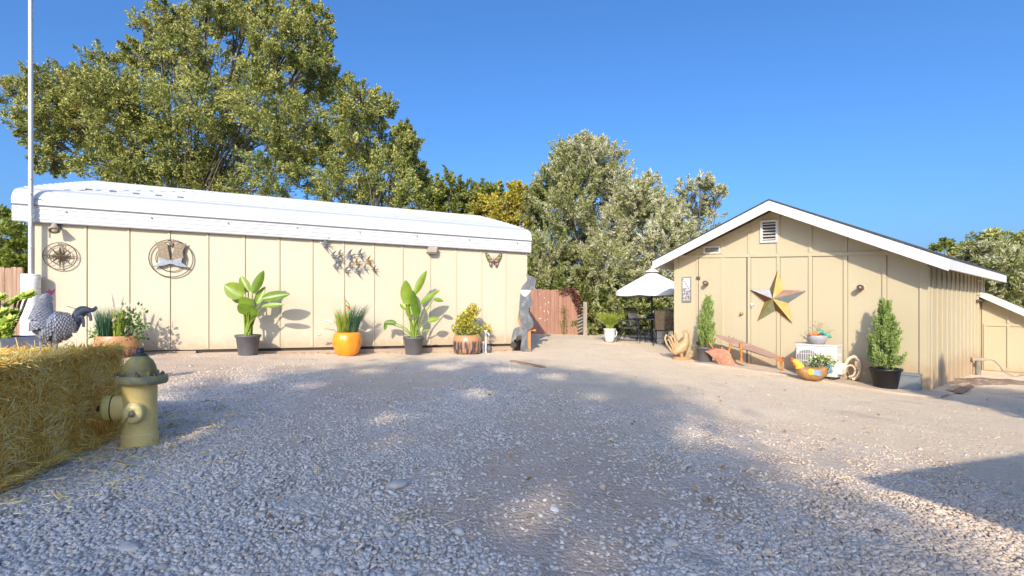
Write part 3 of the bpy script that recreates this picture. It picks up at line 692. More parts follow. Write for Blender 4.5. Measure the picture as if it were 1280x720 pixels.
def side_tree():
    # spire-topped young evergreen beside the house, outside the picture on the right
    e=Vector((math.cos(SUN_AZ),-math.sin(SUN_AZ),0)); f=Vector((math.sin(SUN_AZ),math.cos(SUN_AZ),0)); t=math.tan(SUN_EL); Dd=2.6
    b=e*6.3+f*Dd; base=Vector((b.x,b.y,gz(b.x,b.y))); root=thing('evergreen_tree','young spired evergreen beside the low house','tree',base)
    P=[]
    def sp(a,z0,r,n,rz=None):
        c=np.array(e*a+f*Dd)+np.array([0,0,CAMZ+z0-Dd*t]); P.append(c+rng.normal(size=(n,3))*np.array([r,r,rz or r])*.5)
    for a,z0,r in ((5.45,3.45,.25),(5.75,3.3,.35),(6.1,3.4,.45),(6.5,3.3,.5),(6.9,3.3,.5),(7.4,3.3,.5),(7.9,3.2,.5),(5.7,2.8,.35),(6.1,2.7,.5),(6.6,2.6,.6),(7.2,2.6,.6),(7.8,2.5,.6),(5.55,2.4,.3),(6.0,2.2,.4),(6.5,2.0,.5),(7.2,2.0,.5),(6.9,3.75,.3),(7.5,3.6,.3)): sp(a,z0,r,900)
    for i in range(9): sp(6.12+.02*i,3.7+i*.1,.24-.022*i,160)
    for i in range(5): sp(6.36,3.7+i*.12,.10,120)
    P=np.concatenate(P); n=len(P)
    cloud('crown',P-np.array(base),rng.normal(size=(n,3))+np.array([0,0,.5]),.14,.07,.4+.1*rng.normal(size=n),LEAF['green'],root)
    mb=MB(); mb.tube([(0,0,-.2),(0,0,1.2),(0,0,2.6)],[.12,.1,.05],8); mb.build('trunk',M['bark'],root)
side_tree()
# ------------------------------------------------------------------ things: helpers
LEAF['grass']=tinted('grass blade',[(.05,.10,.03),(.10,.20,.05),(.20,.30,.06),(.38,.42,.08)],.5,.25,.35)
LEAF['lime']=tinted('lime blade',[(.22,.30,.03),(.36,.42,.05),(.50,.52,.10)],.5,.25,.35)
LEAF['blue']=tinted('blue green blade',[(.03,.09,.05),(.06,.15,.08),(.12,.22,.11)],.5,.2,.35)
LEAF['paddle']=tinted('paddle leaf',[(.07,.15,.012),(.17,.28,.02),(.31,.41,.04)],.38,.2,.5,scale=7)
LEAF['variegated']=tinted('variegated leaf',[(.10,.18,.03),(.30,.32,.03),(.62,.50,.06),(.80,.68,.22)],.5,.2,.35)
LEAF['juniper']=tinted('juniper spray',[(.09,.15,.03),(.20,.29,.07),(.33,.42,.13),(.45,.52,.22)],.6,.15,.25)
LEAF['plume']=tinted('pale plume',[(.50,.42,.34),(.72,.64,.58),(.85,.80,.78)],.8,.3,.1)
def pot_profile(rt,rb,h,lip=.02,wall=.02):
    return [(rb,0),(rb+(rt-rb)*.9,h*.86),(rt+lip*.6,h*.88),(rt+lip,h*.90),(rt+lip,h),(rt+lip-wall,h),(rt-wall,h*.9),(rt-wall-.01,h*.86)]
def grass_tuft(name,parent,leaf,n,c,r,h,spread,w=.008,lean=(0,0),tint=.5):
    V=[];T=[]
    for i in range(n):
        a=R.uniform(0,2*PI); q=r*math.sqrt(R.random()); b=np.array([c[0]+q*math.cos(a),c[1]+q*math.sin(a),c[2]])
        hh=h*R.uniform(.55,1.0); a2=a+R.gauss(0,.6); o=spread*R.uniform(.2,1.1)*hh
        dx=np.array([math.cos(a2)*o+lean[0]*hh,math.sin(a2)*o+lean[1]*hh,0]); tn=min(1,max(0,tint+R.gauss(0,.18)))
        pts=[b+dx*(t**1.7)+np.array([0,0,hh*(t-.22*spread*t*t)]) for t in (0,.35,.7,1.0)]
        ang=R.uniform(0,PI); s=np.array([math.cos(ang),math.sin(ang),0]); ws=[w,w*.9,w*.6,w*.08]
        for k in range(3):
            V+= [pts[k]-s*ws[k]/2,pts[k]+s*ws[k]/2,pts[k+1]+s*ws[k+1]/2,pts[k+1]-s*ws[k+1]/2]; T.append(tn)
    return quads(name,np.array(V),np.array(T),LEAF[leaf],parent)
def plume(mb,a,b,r,n=90):
    a=Vector(a); b=Vector(b); mb.tube([a,a.lerp(b,.6),b],[r*.25,r*.45,r*.1],6,tint=.5)
    for i in range(n):
        t=R.random(); p=a.lerp(b,t); d=(b-a).normalized()*.6+Vector((R.gauss(0,1),R.gauss(0,1),R.gauss(0,1)))*.5
        q=p+d.normalized()*r*(1.4 if t<.8 else .9); s=Vector((R.gauss(0,1),R.gauss(0,1),R.gauss(0,1))).normalized()*r*.14
        mb.add([p-s,p+s,q],[(0,1,2)],0,False,R.random())
def paddle(mb,a,b,w,bend=.25,face=None,droop=0.0):
    """a broad boat-shaped leaf blade from a to b, w wide, folded along its midrib"""
    a=Vector(a); b=Vector(b); d=b-a; L=d.length; t=d.normalized()
    sd=Vector(face) if face is not None else Vector((R.uniform(-.3,1),R.uniform(-1,.2),0)); sd=(sd-t*sd.dot(t)).normalized(); nn=sd.cross(t)
    if nn.z<0: nn=-nn
    rows=[]
    for i in range(9):
        u=i/8; ww=w*.5*(math.sin(PI*min(1,u*.93+.06))**.62)*(1-.22*u); p=a+d*u-nn*bend*L*.35*u*u-Vector((0,0,droop*L*u*u))
        rows.append([p+sd*(ww*q)+nn*(abs(q)*ww*.35) for q in (-1,-.5,0,.5,1)])
    mb.grid(rows,0,True,R.uniform(.2,.9))
def stalk(mb,a,b,r,bow=.1):
    a=Vector(a); b=Vector(b); m=a.lerp(b,.55)+Vector((-(b.x-a.x)*bow,0,.04)); mb.tube([a,m,b],[r*1.3,r,r*.7],6,tint=.75)
def paint_glaze(name,c,rough,**k): return paint(name,c,rough,spec=.6,bmp=k.pop('bmp',.03),**k)
M['pot_grey']=paint('nursery pot grey',(.10,.095,.10),.5,.2,6,bmp=.08)
M['pot_black']=paint('nursery pot black',(.012,.012,.013),.42,.2,6,bmp=.06)
M['orange']=paint_glaze('orange glaze',(.78,.27,.015),.22,var=.22,scale=5,c2=(.85,.38,.04),spots=.6)
M['rust']=paint('rusty red iron',(.40,.17,.10),.75,.25,9,c2=(.52,.27,.18),spots=.52,bmp=.35,bscale=80)
M['rust_orange']=paint('orange rust',(.50,.20,.05),.8,.3,12,c2=(.34,.14,.05),spots=.5,bmp=.4,bscale=90)
M['steel']=paint('dull grey steel',(.30,.31,.33),.5,.3,7,c2=(.20,.20,.21),spots=.55,bmp=.15,metal=.35)
M['galv']=paint('galvanised pipe',(.52,.53,.55),.45,.15,6,(1,1,.2),bmp=.05,metal=.4)
def face_away(p): return math.atan2(-p.x,p.y)

# ------------------------------------------------------------------ plants along the long wall
def bird_plant(label,px,pxc,off,sc,pot,leaves):
    p=cw(px,None,off); root=thing('paddle_leaf_plant',label,'potted plant',p,CANG*.3,'big paddle-leaved plants in nursery pots')
    mb=MB(); rt,rb,h=pot; mb.lathe(pot_profile(rt,rb,h,.018),28); mb.build('pot',M['pot_grey'],root)
    mb=MB(); mb.lathe([(rt-.02,h*.88),(.05,h*.9),(0,h*.91)],16); mb.build('soil',M['soil'],root)
    lm=MB(); sm=MB(); cx,cy=pxc
    for (x0,y0),(x1,y1),w,dy,fx in leaves:
        a=Vector(((x0-cx)*sc,dy*.6,h+(cy-y0)*sc)); b=Vector(((x1-cx)*sc,dy,h+(cy-y1)*sc))
        lf=MB(); paddle(lf,a,b,w*sc*1.15,face=fx,bend=.18); stalk(lf,(R.uniform(-.05,.05),R.uniform(-.05,.05),h*.88),a+(b-a)*.04,.013); lf.build('leaf',LEAF['paddle'],root)
    for i in range(9): stalk(sm,(R.uniform(-.05,.05),R.uniform(-.05,.05),h*.88),(R.uniform(-.10,.10),R.uniform(-.06,.06),h+R.uniform(.25,.5)),.017)
    sm.build('stalks',LEAF['paddle'],root)
fr=(1,.15,0); sd=(.3,-1,.2)
bird_plant('broad floppy paddle-leaved plant in a grey pot, left of the orange pot',310,(280,555),.45,.00385,(.21,.16,.39),
 [((280,345),(240,268),46,.05,fr),((300,350),(355,240),42,0,fr),((265,365),(182,312),80,-.1,fr),((250,400),(195,378),34,.1,fr),((292,430),(258,372),64,-.12,fr),((345,380),(470,352),52,.05,(.1,.3,1)),((350,418),(460,404),26,-.1,(.1,.5,1)),((285,450),(250,408),54,-.15,fr),((310,405),(348,318),38,.12,fr),((320,470),(300,410),40,-.1,fr),((300,480),(320,460),20,-.1,fr)])
bird_plant('tall upright paddle-leaved plant in a grey pot between the orange pot and the glazed pot',517,(228,560),.45,.0043,(.21,.165,.38),
 [((200,400),(190,280),60,-.05,fr),((235,345),(290,230),36,0,fr),((240,455),(226,330),38,-.1,fr),((262,398),(355,322),38,.05,(.5,.5,1)),((325,372),(376,382),22,0,(.1,.4,1)),((145,492),(85,485),28,-.05,(.2,.4,1)),((95,486),(90,525),18,-.05,fr),((298,482),(356,466),30,.05,(.1,.4,1)),((192,425),(160,393),27,.1,fr),((268,535),(310,524),15,-.1,(.1,.4,1)),((215,450),(200,390),44,.05,fr),((250,460),(245,400),30,-.12,fr)])

def trough():
    p=cw(146,None,.50); root=thing('trough_planter','brown glazed bowl planter crowded with grasses and leafy greens behind the hay bale','planter',p,CANG)
    root.scale=(.76,.76,1.0); mb=MB(); S=Matrix.Diagonal((1.0,.62,1,1))
    mb.lathe([(.27,0),(.34,.05),(.40,.16),(.42,.26),(.40,.34),(.385,.36),(.36,.36),(.36,.31)],36,M=S); mb.build('bowl',glaze_drip('bronze glaze',(.40,.20,.09),(.035,.025,.05),.12,.25,11),root)
    mb=MB(); mb.lathe([(.37,.31),(0,.33)],20,M=S); mb.build('soil',M['soil'],root)
    grass_tuft('grass',root,'blue',520,(-.20,0,.31),.14,.62,.28,.008,tint=.55); grass_tuft('grass',root,'lime',260,(.04,-.03,.31),.10,.58,.16,.011,tint=.5)
    mb=MB(); plume(mb,(-.05,0,.82),(-.09,-.02,1.08),.045); plume(mb,(.06,.02,.80),(.12,0,1.04),.045); plume(mb,(-.06,-.1,.62),(.02,-.14,.66),.05); plume(mb,(.16,.05,.7),(.24,.04,.9),.03)
    mb.tube([(-.02,0,.3),(-.05,0,.83)],.004,5); mb.tube([(.02,0,.3),(.06,.02,.81)],.004,5); mb.build('plumes',LEAF['plume'],root)
    n=330; c=np.array([.27,-.02,.52]); g=rng.normal(size=(n,3))*np.array([.13,.10,.14]); P=c+g
    cloud('leafy_greens',P,g+rng.normal(size=(n,3))*.1+np.array([0,-.1,.05]),.075,.06,.3+.2*rng.normal(size=n),LEAF['grass'],root)
    n=60; g=rng.normal(size=(n,3))*np.array([.05,.06,.06]); cloud('leafy_greens',np.array([-.38,-.02,.42])+g,g+np.array([-.1,0,0]),.06,.04,.5+.2*rng.normal(size=n),LEAF['grass'],root)
def glaze_drip(name,top,low,edge,fuzz,sc):
    """two-tone pot glaze: a rim colour that ran down in streaks over the darker body"""
    m,nt,bs,out=_nt(name); v=nd(nt,'ShaderNodeTexCoord').outputs['Object']; x=nd(nt,'ShaderNodeSeparateXYZ'); nt.links.new(v,x.inputs[0])
    mp=nd(nt,'ShaderNodeMapping'); mp.inputs['Scale'].default_value=(sc,sc,.8); nt.links.new(v,mp.inputs['Vector']); n=noise_(nt,mp.outputs[0],2.2,4,.7)
    h=nd_math(nt,'ADD',x.outputs['Z'],nd_math(nt,'MULTIPLY',nd_math(nt,'SUBTRACT',n,.5),fuzz)); band=ramp(nt,h,[(edge,0.0),(edge+.05,1.0)])
    st=ramp(nt,n,[(.45,0.0),(.56,1.0)]); body=mix(nt,st,low,tuple(a*.9 for a in top)); col=mix(nt,band,body,top); nt.links.new(col,bs.inputs['Base Color'])
    bs.inputs['Roughness'].default_value=.22; bs.inputs['Specular IOR Level'].default_value=.6; return m
trough()
def orange_pot():
    p=cw(434,None,.48); root=thing('orange_pot','glossy orange pumpkin-shaped pot of ornamental grasses with a toy hummingbird','planter',p,0); root.scale=(.87,.87,1)
    mb=MB(); prof=[(.19,0),(.25,.05),(.32,.20),(.335,.32),(.31,.42),(.27,.46),(.25,.47),(.235,.46),(.235,.40)]
    n=48; vs=[]; k=len(prof)
    for r,z in prof:
        for j in range(n):
            q=2*PI*j/n; rr=r*(1-.035*abs(math.cos(q*4.0))**14*(1 if z>.03 else .3)); vs.append((rr*math.cos(q),rr*math.sin(q),z))
    mb.add(vs,[(i*n+j,i*n+(j+1)%n,(i+1)*n+(j+1)%n,(i+1)*n+j) for i in range(k-1) for j in range(n)],0,True); mb.build('pot',M['orange'],root)
    mb=MB(); mb.lathe([(.24,.41),(0,.43)],16); mb.build('soil',M['soil'],root)
    grass_tuft('grass',root,'lime',300,(-.08,-.02,.41),.13,.64,.28,.010,tint=.35); grass_tuft('grass',root,'blue',420,(.12,.02,.41),.10,.72,.35,.008,(.28,0),tint=.4)
    grass_tuft('grass',root,'grass',120,(0,0,.41),.15,.75,.55,.006,tint=.6)
    mb=MB()
    for a,b,r in (((-.36,-.1,.78),(-.55,-.1,.92),.028),((-.30,-.12,.66),(-.52,-.12,.72),.05),((-.55,-.05,.44),(-.68,-.08,.40),.045),((.28,.0,.9),(.42,.0,1.02),.035),((.42,.02,.48),(.56,.02,.53),.04),((-.45,.02,.68),(-.72,.0,.68),.02)):
        plume(mb,a,b,r,70); mb.tube([(a[0]*.15,0,.42),(a[0]*.6,a[1]*.6,max(.55,a[2]*.95)),a],.0035,5)
    mb.build('plumes',LEAF['plume'],root)
    b=thing('hummingbird_stake','tiny red and green toy hummingbird on a stake in the orange pot','garden stake',p+Vector((.02,-.16,.42)),0)
    mb=MB(); mb.tube([(0,0,-.02),(0,0,.60)],.005,6); mb.tube([(.0,0,.62),(-.012,0,.70),(-.012,0,.78)],[.012,.006,.003],6); mb.build('stake',M['iron'],b)
    mb=MB(); mb.tube([(-.012,0,.70),(.01,0,.655),(.04,0,.60),(.075,0,.53),(.085,0,.50)],[.012,.03,.034,.022,.006],8); mb.build('body',paint('red enamel',(.65,.10,.03),.3),b)
    mb=MB(); paddle(mb,(.02,-.03,.66),(.11,-.05,.57),.06,face=(.6,0,.8)); mb.build('wing',paint('green enamel',(.05,.30,.08),.3),b)
orange_pot()
def glazed_pot():
    p=cw(584,None,.50); root=thing('glazed_pot','round two-tone brown glazed pot with a yellow variegated shrub','planter',p,0)
    mb=MB(); mb.lathe([(.24,0),(.29,.03),(.315,.14),(.315,.30),(.29,.39),(.265,.42),(.245,.42),(.245,.36)],36); mb.build('pot',glaze_drip('two tone glaze',(.42,.22,.10),(.05,.04,.06),.25,.20,8),root)
    mb=MB(); mb.lathe([(.25,.37),(0,.39)],16); mb.build('soil',M['soil'],root)
    P=[];D=[];T=[]
    for c,r,n in (((-.05,0,.55),.22,420),((-.02,0,.72),.20,380),((.06,0,.86),.15,300),((.12,0,.98),.12,170),((.20,0,.95),.09,90),((-.22,0,.55),.12,160),((.24,0,.52),.10,60),((-.12,0,.75),.12,150)):
        g=rng.normal(size=(n,3)); g/=np.linalg.norm(g,axis=1,keepdims=True); q=np.array(c)+g*r*rng.random((n,1))**.4; P.append(q);D.append(g+rng.normal(size=(n,3))*.6+np.array([0,0,.4]));T.append(.42+.22*rng.normal(size=n)+(q[:,2]-.7)*.5)
    P,D,T=map(np.concatenate,(P,D,T)); cloud('foliage',P,D,.055,.035,np.clip(T,0,1),LEAF['variegated'],root)
    mb=MB()
    for i in range(9): mb.tube([(R.uniform(-.04,.04),0,.36),(R.uniform(-.08,.12),R.uniform(-.08,.08),.65),(R.uniform(-.14,.2),R.uniform(-.1,.1),.9)],[.012,.008,.004],5)
    mb.build('stems',M['bark'],root)
glazed_pot()
def standpipe():
    p=cw(608,None,.42); root=thing('water_standpipe','white water standpipe with taps beside the glazed pot','standpipe',p,0)
    mb=MB(); mb.tube([(-.015,0,-.1),(-.015,0,.42)],.022,10); mb.tube([(-.075,-.02,-.1),(-.075,-.02,.26)],.02,10); mb.build('pipe',paint('white plastic pipe',(.75,.74,.72),.5),root)
    mb=MB(); mb.tube([(-.015,0,.40),(-.015,-.0,.50)],.032,8); mb.tube([(-.015,0,.46),(.05,-.05,.44),(.07,-.06,.40)],.018,8); mb.tube([(-.06,0,.5),(.03,0,.5)],.010,6); mb.build('tap',M['galv'],root)
    mb=MB(); mb.ball((.06,0,.08),.07,.06,.09); mb.ball((-.16,.02,.06),.06,.05,.07); mb.build('pipe_insulation',M['pot_grey'],root)
    r2=thing('yellow_shrub','small straggly yellow-leaved sprig growing behind the standpipe','plant',p+Vector((-.12,.2,0)),0)
    P=[];T=[]
    for c,r,n in (((.10,0,.56),.09,130),((.17,-.05,.50),.06,60),((-.10,0,.50),.09,80),((-.14,0,.36),.08,60),((-.05,0,.25),.10,50)): P.append(np.array(c)+rng.normal(size=(n,3))*r*.5)
    P=np.concatenate(P); cloud('foliage',P,rng.normal(size=P.shape)+np.array([0,0,.4]),.05,.03,np.clip(.55+.2*rng.normal(size=len(P)),0,1),LEAF['variegated'],r2)
    mb=MB()
    for e in ((.10,0,.56),(-.10,0,.5),(-.14,0,.36)): mb.tube([(0,0,-.05),(e[0]*.4,0,e[2]*.6),e],.006,5)
    mb.build('stems',M['bark'],r2)
standpipe()

# ------------------------------------------------------------------ hung on the long wall
def font_mesh(txt,size):
    cu=bpy.data.curves.new('letter','FONT'); cu.body=txt; cu.size=size; cu.align_x='CENTER'; cu.align_y='CENTER'; cu.extrude=.004
    o=bpy.data.objects.new('letter',cu); COL.objects.link(o); dg=bpy.context.evaluated_depsgraph_get(); me=bpy.data.meshes.new_from_object(o.evaluated_get(dg)); bpy.data.objects.remove(o); return me
def ring(mb,r,w,z=0,n=40,y=0): mb.tube([(r*math.cos(2*PI*i/n),y,r*math.sin(2*PI*i/n)) for i in range(n+1)],w,6,cap=False)
M['bronze']=paint('dark bronze',(.14,.10,.065),.5,.3,20,bmp=.1,metal=.5)
def compass():
    p=cw(75,320,.05); root=thing('compass_wall_art','round bronze compass rose on the left end of the long wall','wall art',p,CANG)
    s=.232; mb=MB(); ring(mb,s,.008); ring(mb,s*.62,.006); mb.build('rings',M['bronze'],root)
    mb=MB()
    for k in range(8):
        a=PI/2-k*PI/4; Lr=s*(.80 if k%2==0 else .74); w=.030 if k%2==0 else .02; t=Vector((math.cos(a),0,math.sin(a))); nn=Vector((-t.z,0,t.x)); c=t*.045
        mb.add([Vector((0,-.022,0)),c+nn*w+Vector((0,.004,0)),t*Lr,c-nn*w+Vector((0,.004,0))],[(0,1,2),(0,2,3)])
        mb.tube([t*s*.6,t*s],.004,5)
    mb.build('compass_star',M['bronze'],root)
    for ch,a in (('N',PI/2),('E',0),('S',-PI/2),('W',PI)):
        me=font_mesh(ch,.085); me.materials.append(M['bronze']); o=bpy.data.objects.new('letter',me); COL.objects.link(o); o.parent=root; o.location=(math.cos(a)*s*.81,-.006,math.sin(a)*s*.81); o.rotation_euler=(PI/2,0,0)
compass()
def boots():
    p=cw(214,323,.04); root=thing('boots_wall_art','pair of metal cowboy boots inside a round ring on the long wall','wall art',p,CANG)
    s=.345; mb=MB(); ring(mb,s,.009); ring(mb,s*.70,.007,y=.012); mb.build('rings',M['bronze'],root)
    up=[(-.23,.30),(-.17,.27),(-.10,.30),(-.03,.27),(.0,.10),(.02,-.02),(-.02,-.05),(-.19,.02),(-.17,.12)]
    lo=[(-.185,.02),(-.03,-.045),(.03,-.02),(.02,-.07),(.035,-.11),(-.03,-.11),(-.08,-.135),(-.20,-.16),(-.275,-.165),(-.26,-.14),(-.17,-.07)]
    up=[(x*.93-.03,z) for x,z in up]; lo=[(x-.0,z) for x,z in lo]
    for sg in (-1,1):
        b=MB(); b.prism([(x*(-sg)*1.0 if sg==1 else x,z) for x,z in up],-.03 if sg==-1 else -.034,-.012); sh=b.build('boot_shaft',paint('tooled bronze',(.27,.21,.15),.5,.5,35,c2=(.12,.08,.05),spots=.48,bmp=.5,bscale=60,metal=.5),root,bevel=.004)
        b=MB(); b.prism([(x*(-sg) if sg==1 else x,z) for x,z in lo],-.040 if sg==-1 else -.044,-.010); b.build('boot_foot',paint('polished steel boot',(.27,.29,.33),.4,.2,14,c2=(.22,.20,.2),spots=.62,metal=.6,bmp=.1),root,bevel=.005)
    mb=MB(); st=[]
    for k in range(10):
        a=PI/2+k*PI/5; r=.062 if k%2==0 else .026; st.append((r*math.cos(a),r*math.sin(a)+.275))
    mb.prism(st,-.02,-.008); mb.build('small_star',M['bronze'],root)
boots()
def birds():
    # measured spots of the flock: x, y, scale, heading
    pos=[(674,105,1.25,210,0),(712,160,.9,200,0),(742,150,.75,170,0),(735,185,1.15,190,0),(722,212,.9,200,0),(772,232,.85,200,0),(788,158,1.2,175,0),(822,190,.8,160,1),(790,205,.75,180,0),(838,148,1.05,165,0),(826,232,1.1,185,0),(862,215,.75,170,0),(880,182,1.0,160,1),(908,224,.8,165,2)]
    c=cw(438,323,.05); root=thing('bird_flock_wall_art','flock of small silver metal swallows with two bronze ones on the long wall','wall art',c,CANG)
    mats=[paint('silver bird',(.27,.28,.30),.4,.3,30,metal=.5,bmp=.1),paint('copper bird',(.38,.22,.08),.4,.3,30,metal=.4),M['bronze']]
    k=.00425; pp=[]
    for x,y,s,h,mi in pos:
        q=Vector(((x-792)*k,0,(172-y)*k)); pp.append(q); a=math.radians(h); t=Vector((math.cos(a),0,-math.sin(a)*.4)).normalized(); n=Vector((-t.z,0,t.x)); L=.105*s
        def P(u,v,y=0): w=q+t*u*L+n*v*L; w.y=y; return w
        mb=MB()
        mb.tube([P(.85,0,-.02),P(.6,0,-.02),P(.1,0,-.022),P(-.5,0,-.015)],[.004*s,.014*s,.017*s,.006*s],7)
        for v in (1,-1):
            mb.add([P(.45,.08*v,-.02),P(.15,.6*v,-.045),P(-.55,1.15*v,-.06),P(-.15,.45*v,-.03),P(-.2,.08*v,-.015)],[(0,1,2,3,4),(4,3,2,1,0)])
            mb.add([P(-.4,.05*v,-.015),P(-1.1,.32*v,-.02),P(-.75,.02*v,-.013)],[(0,1,2),(2,1,0)])
        mb.build('bird',mats[mi],root)
    mb=MB()
    for a,b in ((0,1),(1,3),(3,4),(3,6),(6,9),(6,8),(8,5),(8,10),(9,12),(12,13),(10,11),(7,12),(2,3),(7,11)): mb.tube([pp[a]+Vector((0,-.01,0)),pp[b]+Vector((0,-.01,0))],.004,5)
    mb.build('wire_frame',M['bronze'],root)
birds()
def butterfly():
    p=cw(617,325.5,.03); root=thing('butterfly_wall_art','dark metal butterfly with coloured wing panels near the right end of the long wall','wall art',p,CANG)
    k=.021/20.6
    def O(pts,f): return [((x-465)*k*f,(430-y)*k) for x,y in pts]
    up=[(250,270),(300,265),(360,320),(420,385),(455,440),(440,480),(350,470),(310,430),(280,370)]; lo=[(335,470),(440,475),(432,530),(420,575),(395,590),(365,560)]
    panels=[([(275,290),(320,300),(300,330)],(.45,.42,.30)),([(290,345),(335,340),(370,390),(330,405)],(.22,.34,.08)),([(335,330),(365,345),(410,400),(385,405)],(.62,.36,.12)),([(350,420),(430,420),(440,455),(370,455)],(.42,.30,.33)),([(405,500),(430,500),(420,560),(400,560)],(.48,.16,.07)),([(355,485),(395,490),(390,540),(370,540)],(.40,.36,.26))]
    pm=[paint('wing enamel',c,.4,.25,40,metal=.2) for _,c in panels]
    for f in (1,-1):
        mb=MB(); mb.prism(O(up,f),-.012,-.004); mb.prism(O(lo,f),-.0125,-.0045); wg=mb.build('wing',M['bronze'],root)
        mb=MB()
        for i,(q,_) in enumerate(panels): mb.prism(O(q,f),-.018-.0003*i,-.0128,i)
        mb.build('wing_panels',pm,wg)
    mb=MB(); mb.tube([(0,-.015,-.10),(0,-.02,-.03),(0,-.02,.03)],[.006,.014,.01],8)
    for f in (1,-1): mb.tube([(0,-.02,.03),(.03*f,-.02,.10)],.003,5)
    mb.build('body',M['bronze'],root)
butterfly()
def wall_lamps():
    p=cw(72,283,.0); root=thing('flood_light','small bell-shaped flood light under the roof at the left end of the long wall','wall light',p,CANG)
    mb=MB(); mb.box(-.05,.05,-.03,-.001,-.05,.05); mb.tube([(0,-.02,0),(0,-.10,.01)],.02,8); mb.build('mount',M['pot_grey'],root,bevel=.005)
    mb=MB(); X=Matrix.Translation((.0,-.13,.02))@Matrix.Rotation(2.55,4,'X')@Matrix.Rotation(.2,4,'Y'); mb.lathe([(.0,-.02),(.03,0),(.045,.05),(.075,.12),(.08,.15),(.072,.15),(.06,.11)],18,M=X); h=mb.build('lamp_head',paint('greyed lamp paint',(.30,.27,.22),.5,.2,10),root)
    mb=MB(); mb.ball((0,0,.11),.055,n=10,k=8,M=X); mb.build('bulb',paint('frosted bulb',(.60,.52,.30),.3),h)
    p=cw(538.5,313,.0); root=thing('wall_pack_light','brown box-shaped wall light under the roof above the upright paddle-leaved plant','wall light',p,CANG)
    mb=MB(); mb.prism([(-.11,-.06),(.09,-.06),(.12,.07),(-.08,.07)],-.17,-.002); mb.build('housing',paint('brown housing',(.36,.30,.24),.6),root,bevel=.008)
    mb=MB(); mb.prism([(-.08,-.085),(.08,-.085),(.07,-.062),(-.09,-.062)],-.15,-.03); mb.build('lens',M['glass'],root)
wall_lamps()

# ------------------------------------------------------------------ flat steel cowboy
def cowboy():
    p=cw(662,None,.35); p=gat(657,11.75); root=thing('cowboy_silhouette','life-size grey sheet-metal cowboy silhouette leaning at the end of the long wall','yard sculpture',p,.12)
    k=.01895/6.26   # metres per crop pixel
    q=lambda pts:[((x-150)*k,(660-y)*k) for x,y in pts]
    body=[(152,48),(165,55),(184,68),(202,66),(222,80),(233,100),(232,125),(222,150),(230,168),(228,188),(214,178),(200,165),(188,175),(186,200),(190,225),(203,262),(204,292),(192,310),(176,318),(172,345),(180,372),(205,408),(214,430),(208,470),(168,494),(164,520),(160,560),(163,620),(186,652),(203,664),(160,668),(140,655),(122,655),(108,646),(112,600),(120,540),(112,530),(70,540),(62,560),(54,590),(38,582),(42,540),(50,500),(58,480),(80,468),(112,462),(108,430),(97,400),(94,372),(100,320),(102,270),(106,225),(110,200),(112,172),(128,140),(150,118),(166,96),(158,70)]
    mb=MB(); mb.prism(q(body),-.02,.0); mb.build('silhouette',paint('grey brushed steel',(.125,.13,.14),.55,.35,5,(1,1,.5),c2=(.20,.205,.22),spots=.5,bmp=.2,metal=.3),root,bevel=.003)
    mb=MB(); mb.prism(q([(110,176),(188,178),(184,196),(165,216),(146,232),(128,222),(112,205)]),-.032,-.021); mb.build('neckerchief',paint('pale pink cloth paint',(.66,.52,.50),.7,.15,20,c2=(.8,.74,.72),spots=.5),root,bevel=.003)
    mb=MB(); mb.prism(q([(34,585),(62,582),(78,600),(76,622),(48,630),(32,622)]),-.03,.0); mb.build('boot',paint('dark boot paint',(.05,.035,.025),.6),root,bevel=.005)
    mb=MB(); mb.prism(q([(95,372),(112,400),(116,450),(108,462),(92,430),(88,395)]),.004,.05); mb.box(.05,.13,.03,.14,0,.56); mb.bar((.09,.08,.52),(.26,.1,.50),.04,.05); mb.build('wood_prop',paint('orange stained prop',(.52,.22,.07),.7,.25,6,(1,1,.3),bmp=.2),root,bevel=.004)
    p2=cw(647,None,.12); r2=thing('nursery_pot','empty black pot standing behind the leg of the steel cowboy','pot',p2,0)
    mb=MB(); mb.lathe(pot_profile(.10,.075,.26,.01,.012),20); mb.build('pot_wall',M['pot_black'],r2); mb=MB(); mb.lathe([(.085,.2),(0,.2)],14); mb.build('soil',M['soil'],r2)
cowboy()
def edging():
    a=on_ground(640,452); b=on_ground(679,460); root=thing('ground_board','weathered board lying in the gravel in front of the steel cowboy','board',a,0); d=b-a
    mb=MB(); mb.bar((0,0,.01),(d.x,d.y,d.z+.012),.12,.035); o=mb.build('board',M['wood_old'],root,bevel=.004)
edging()

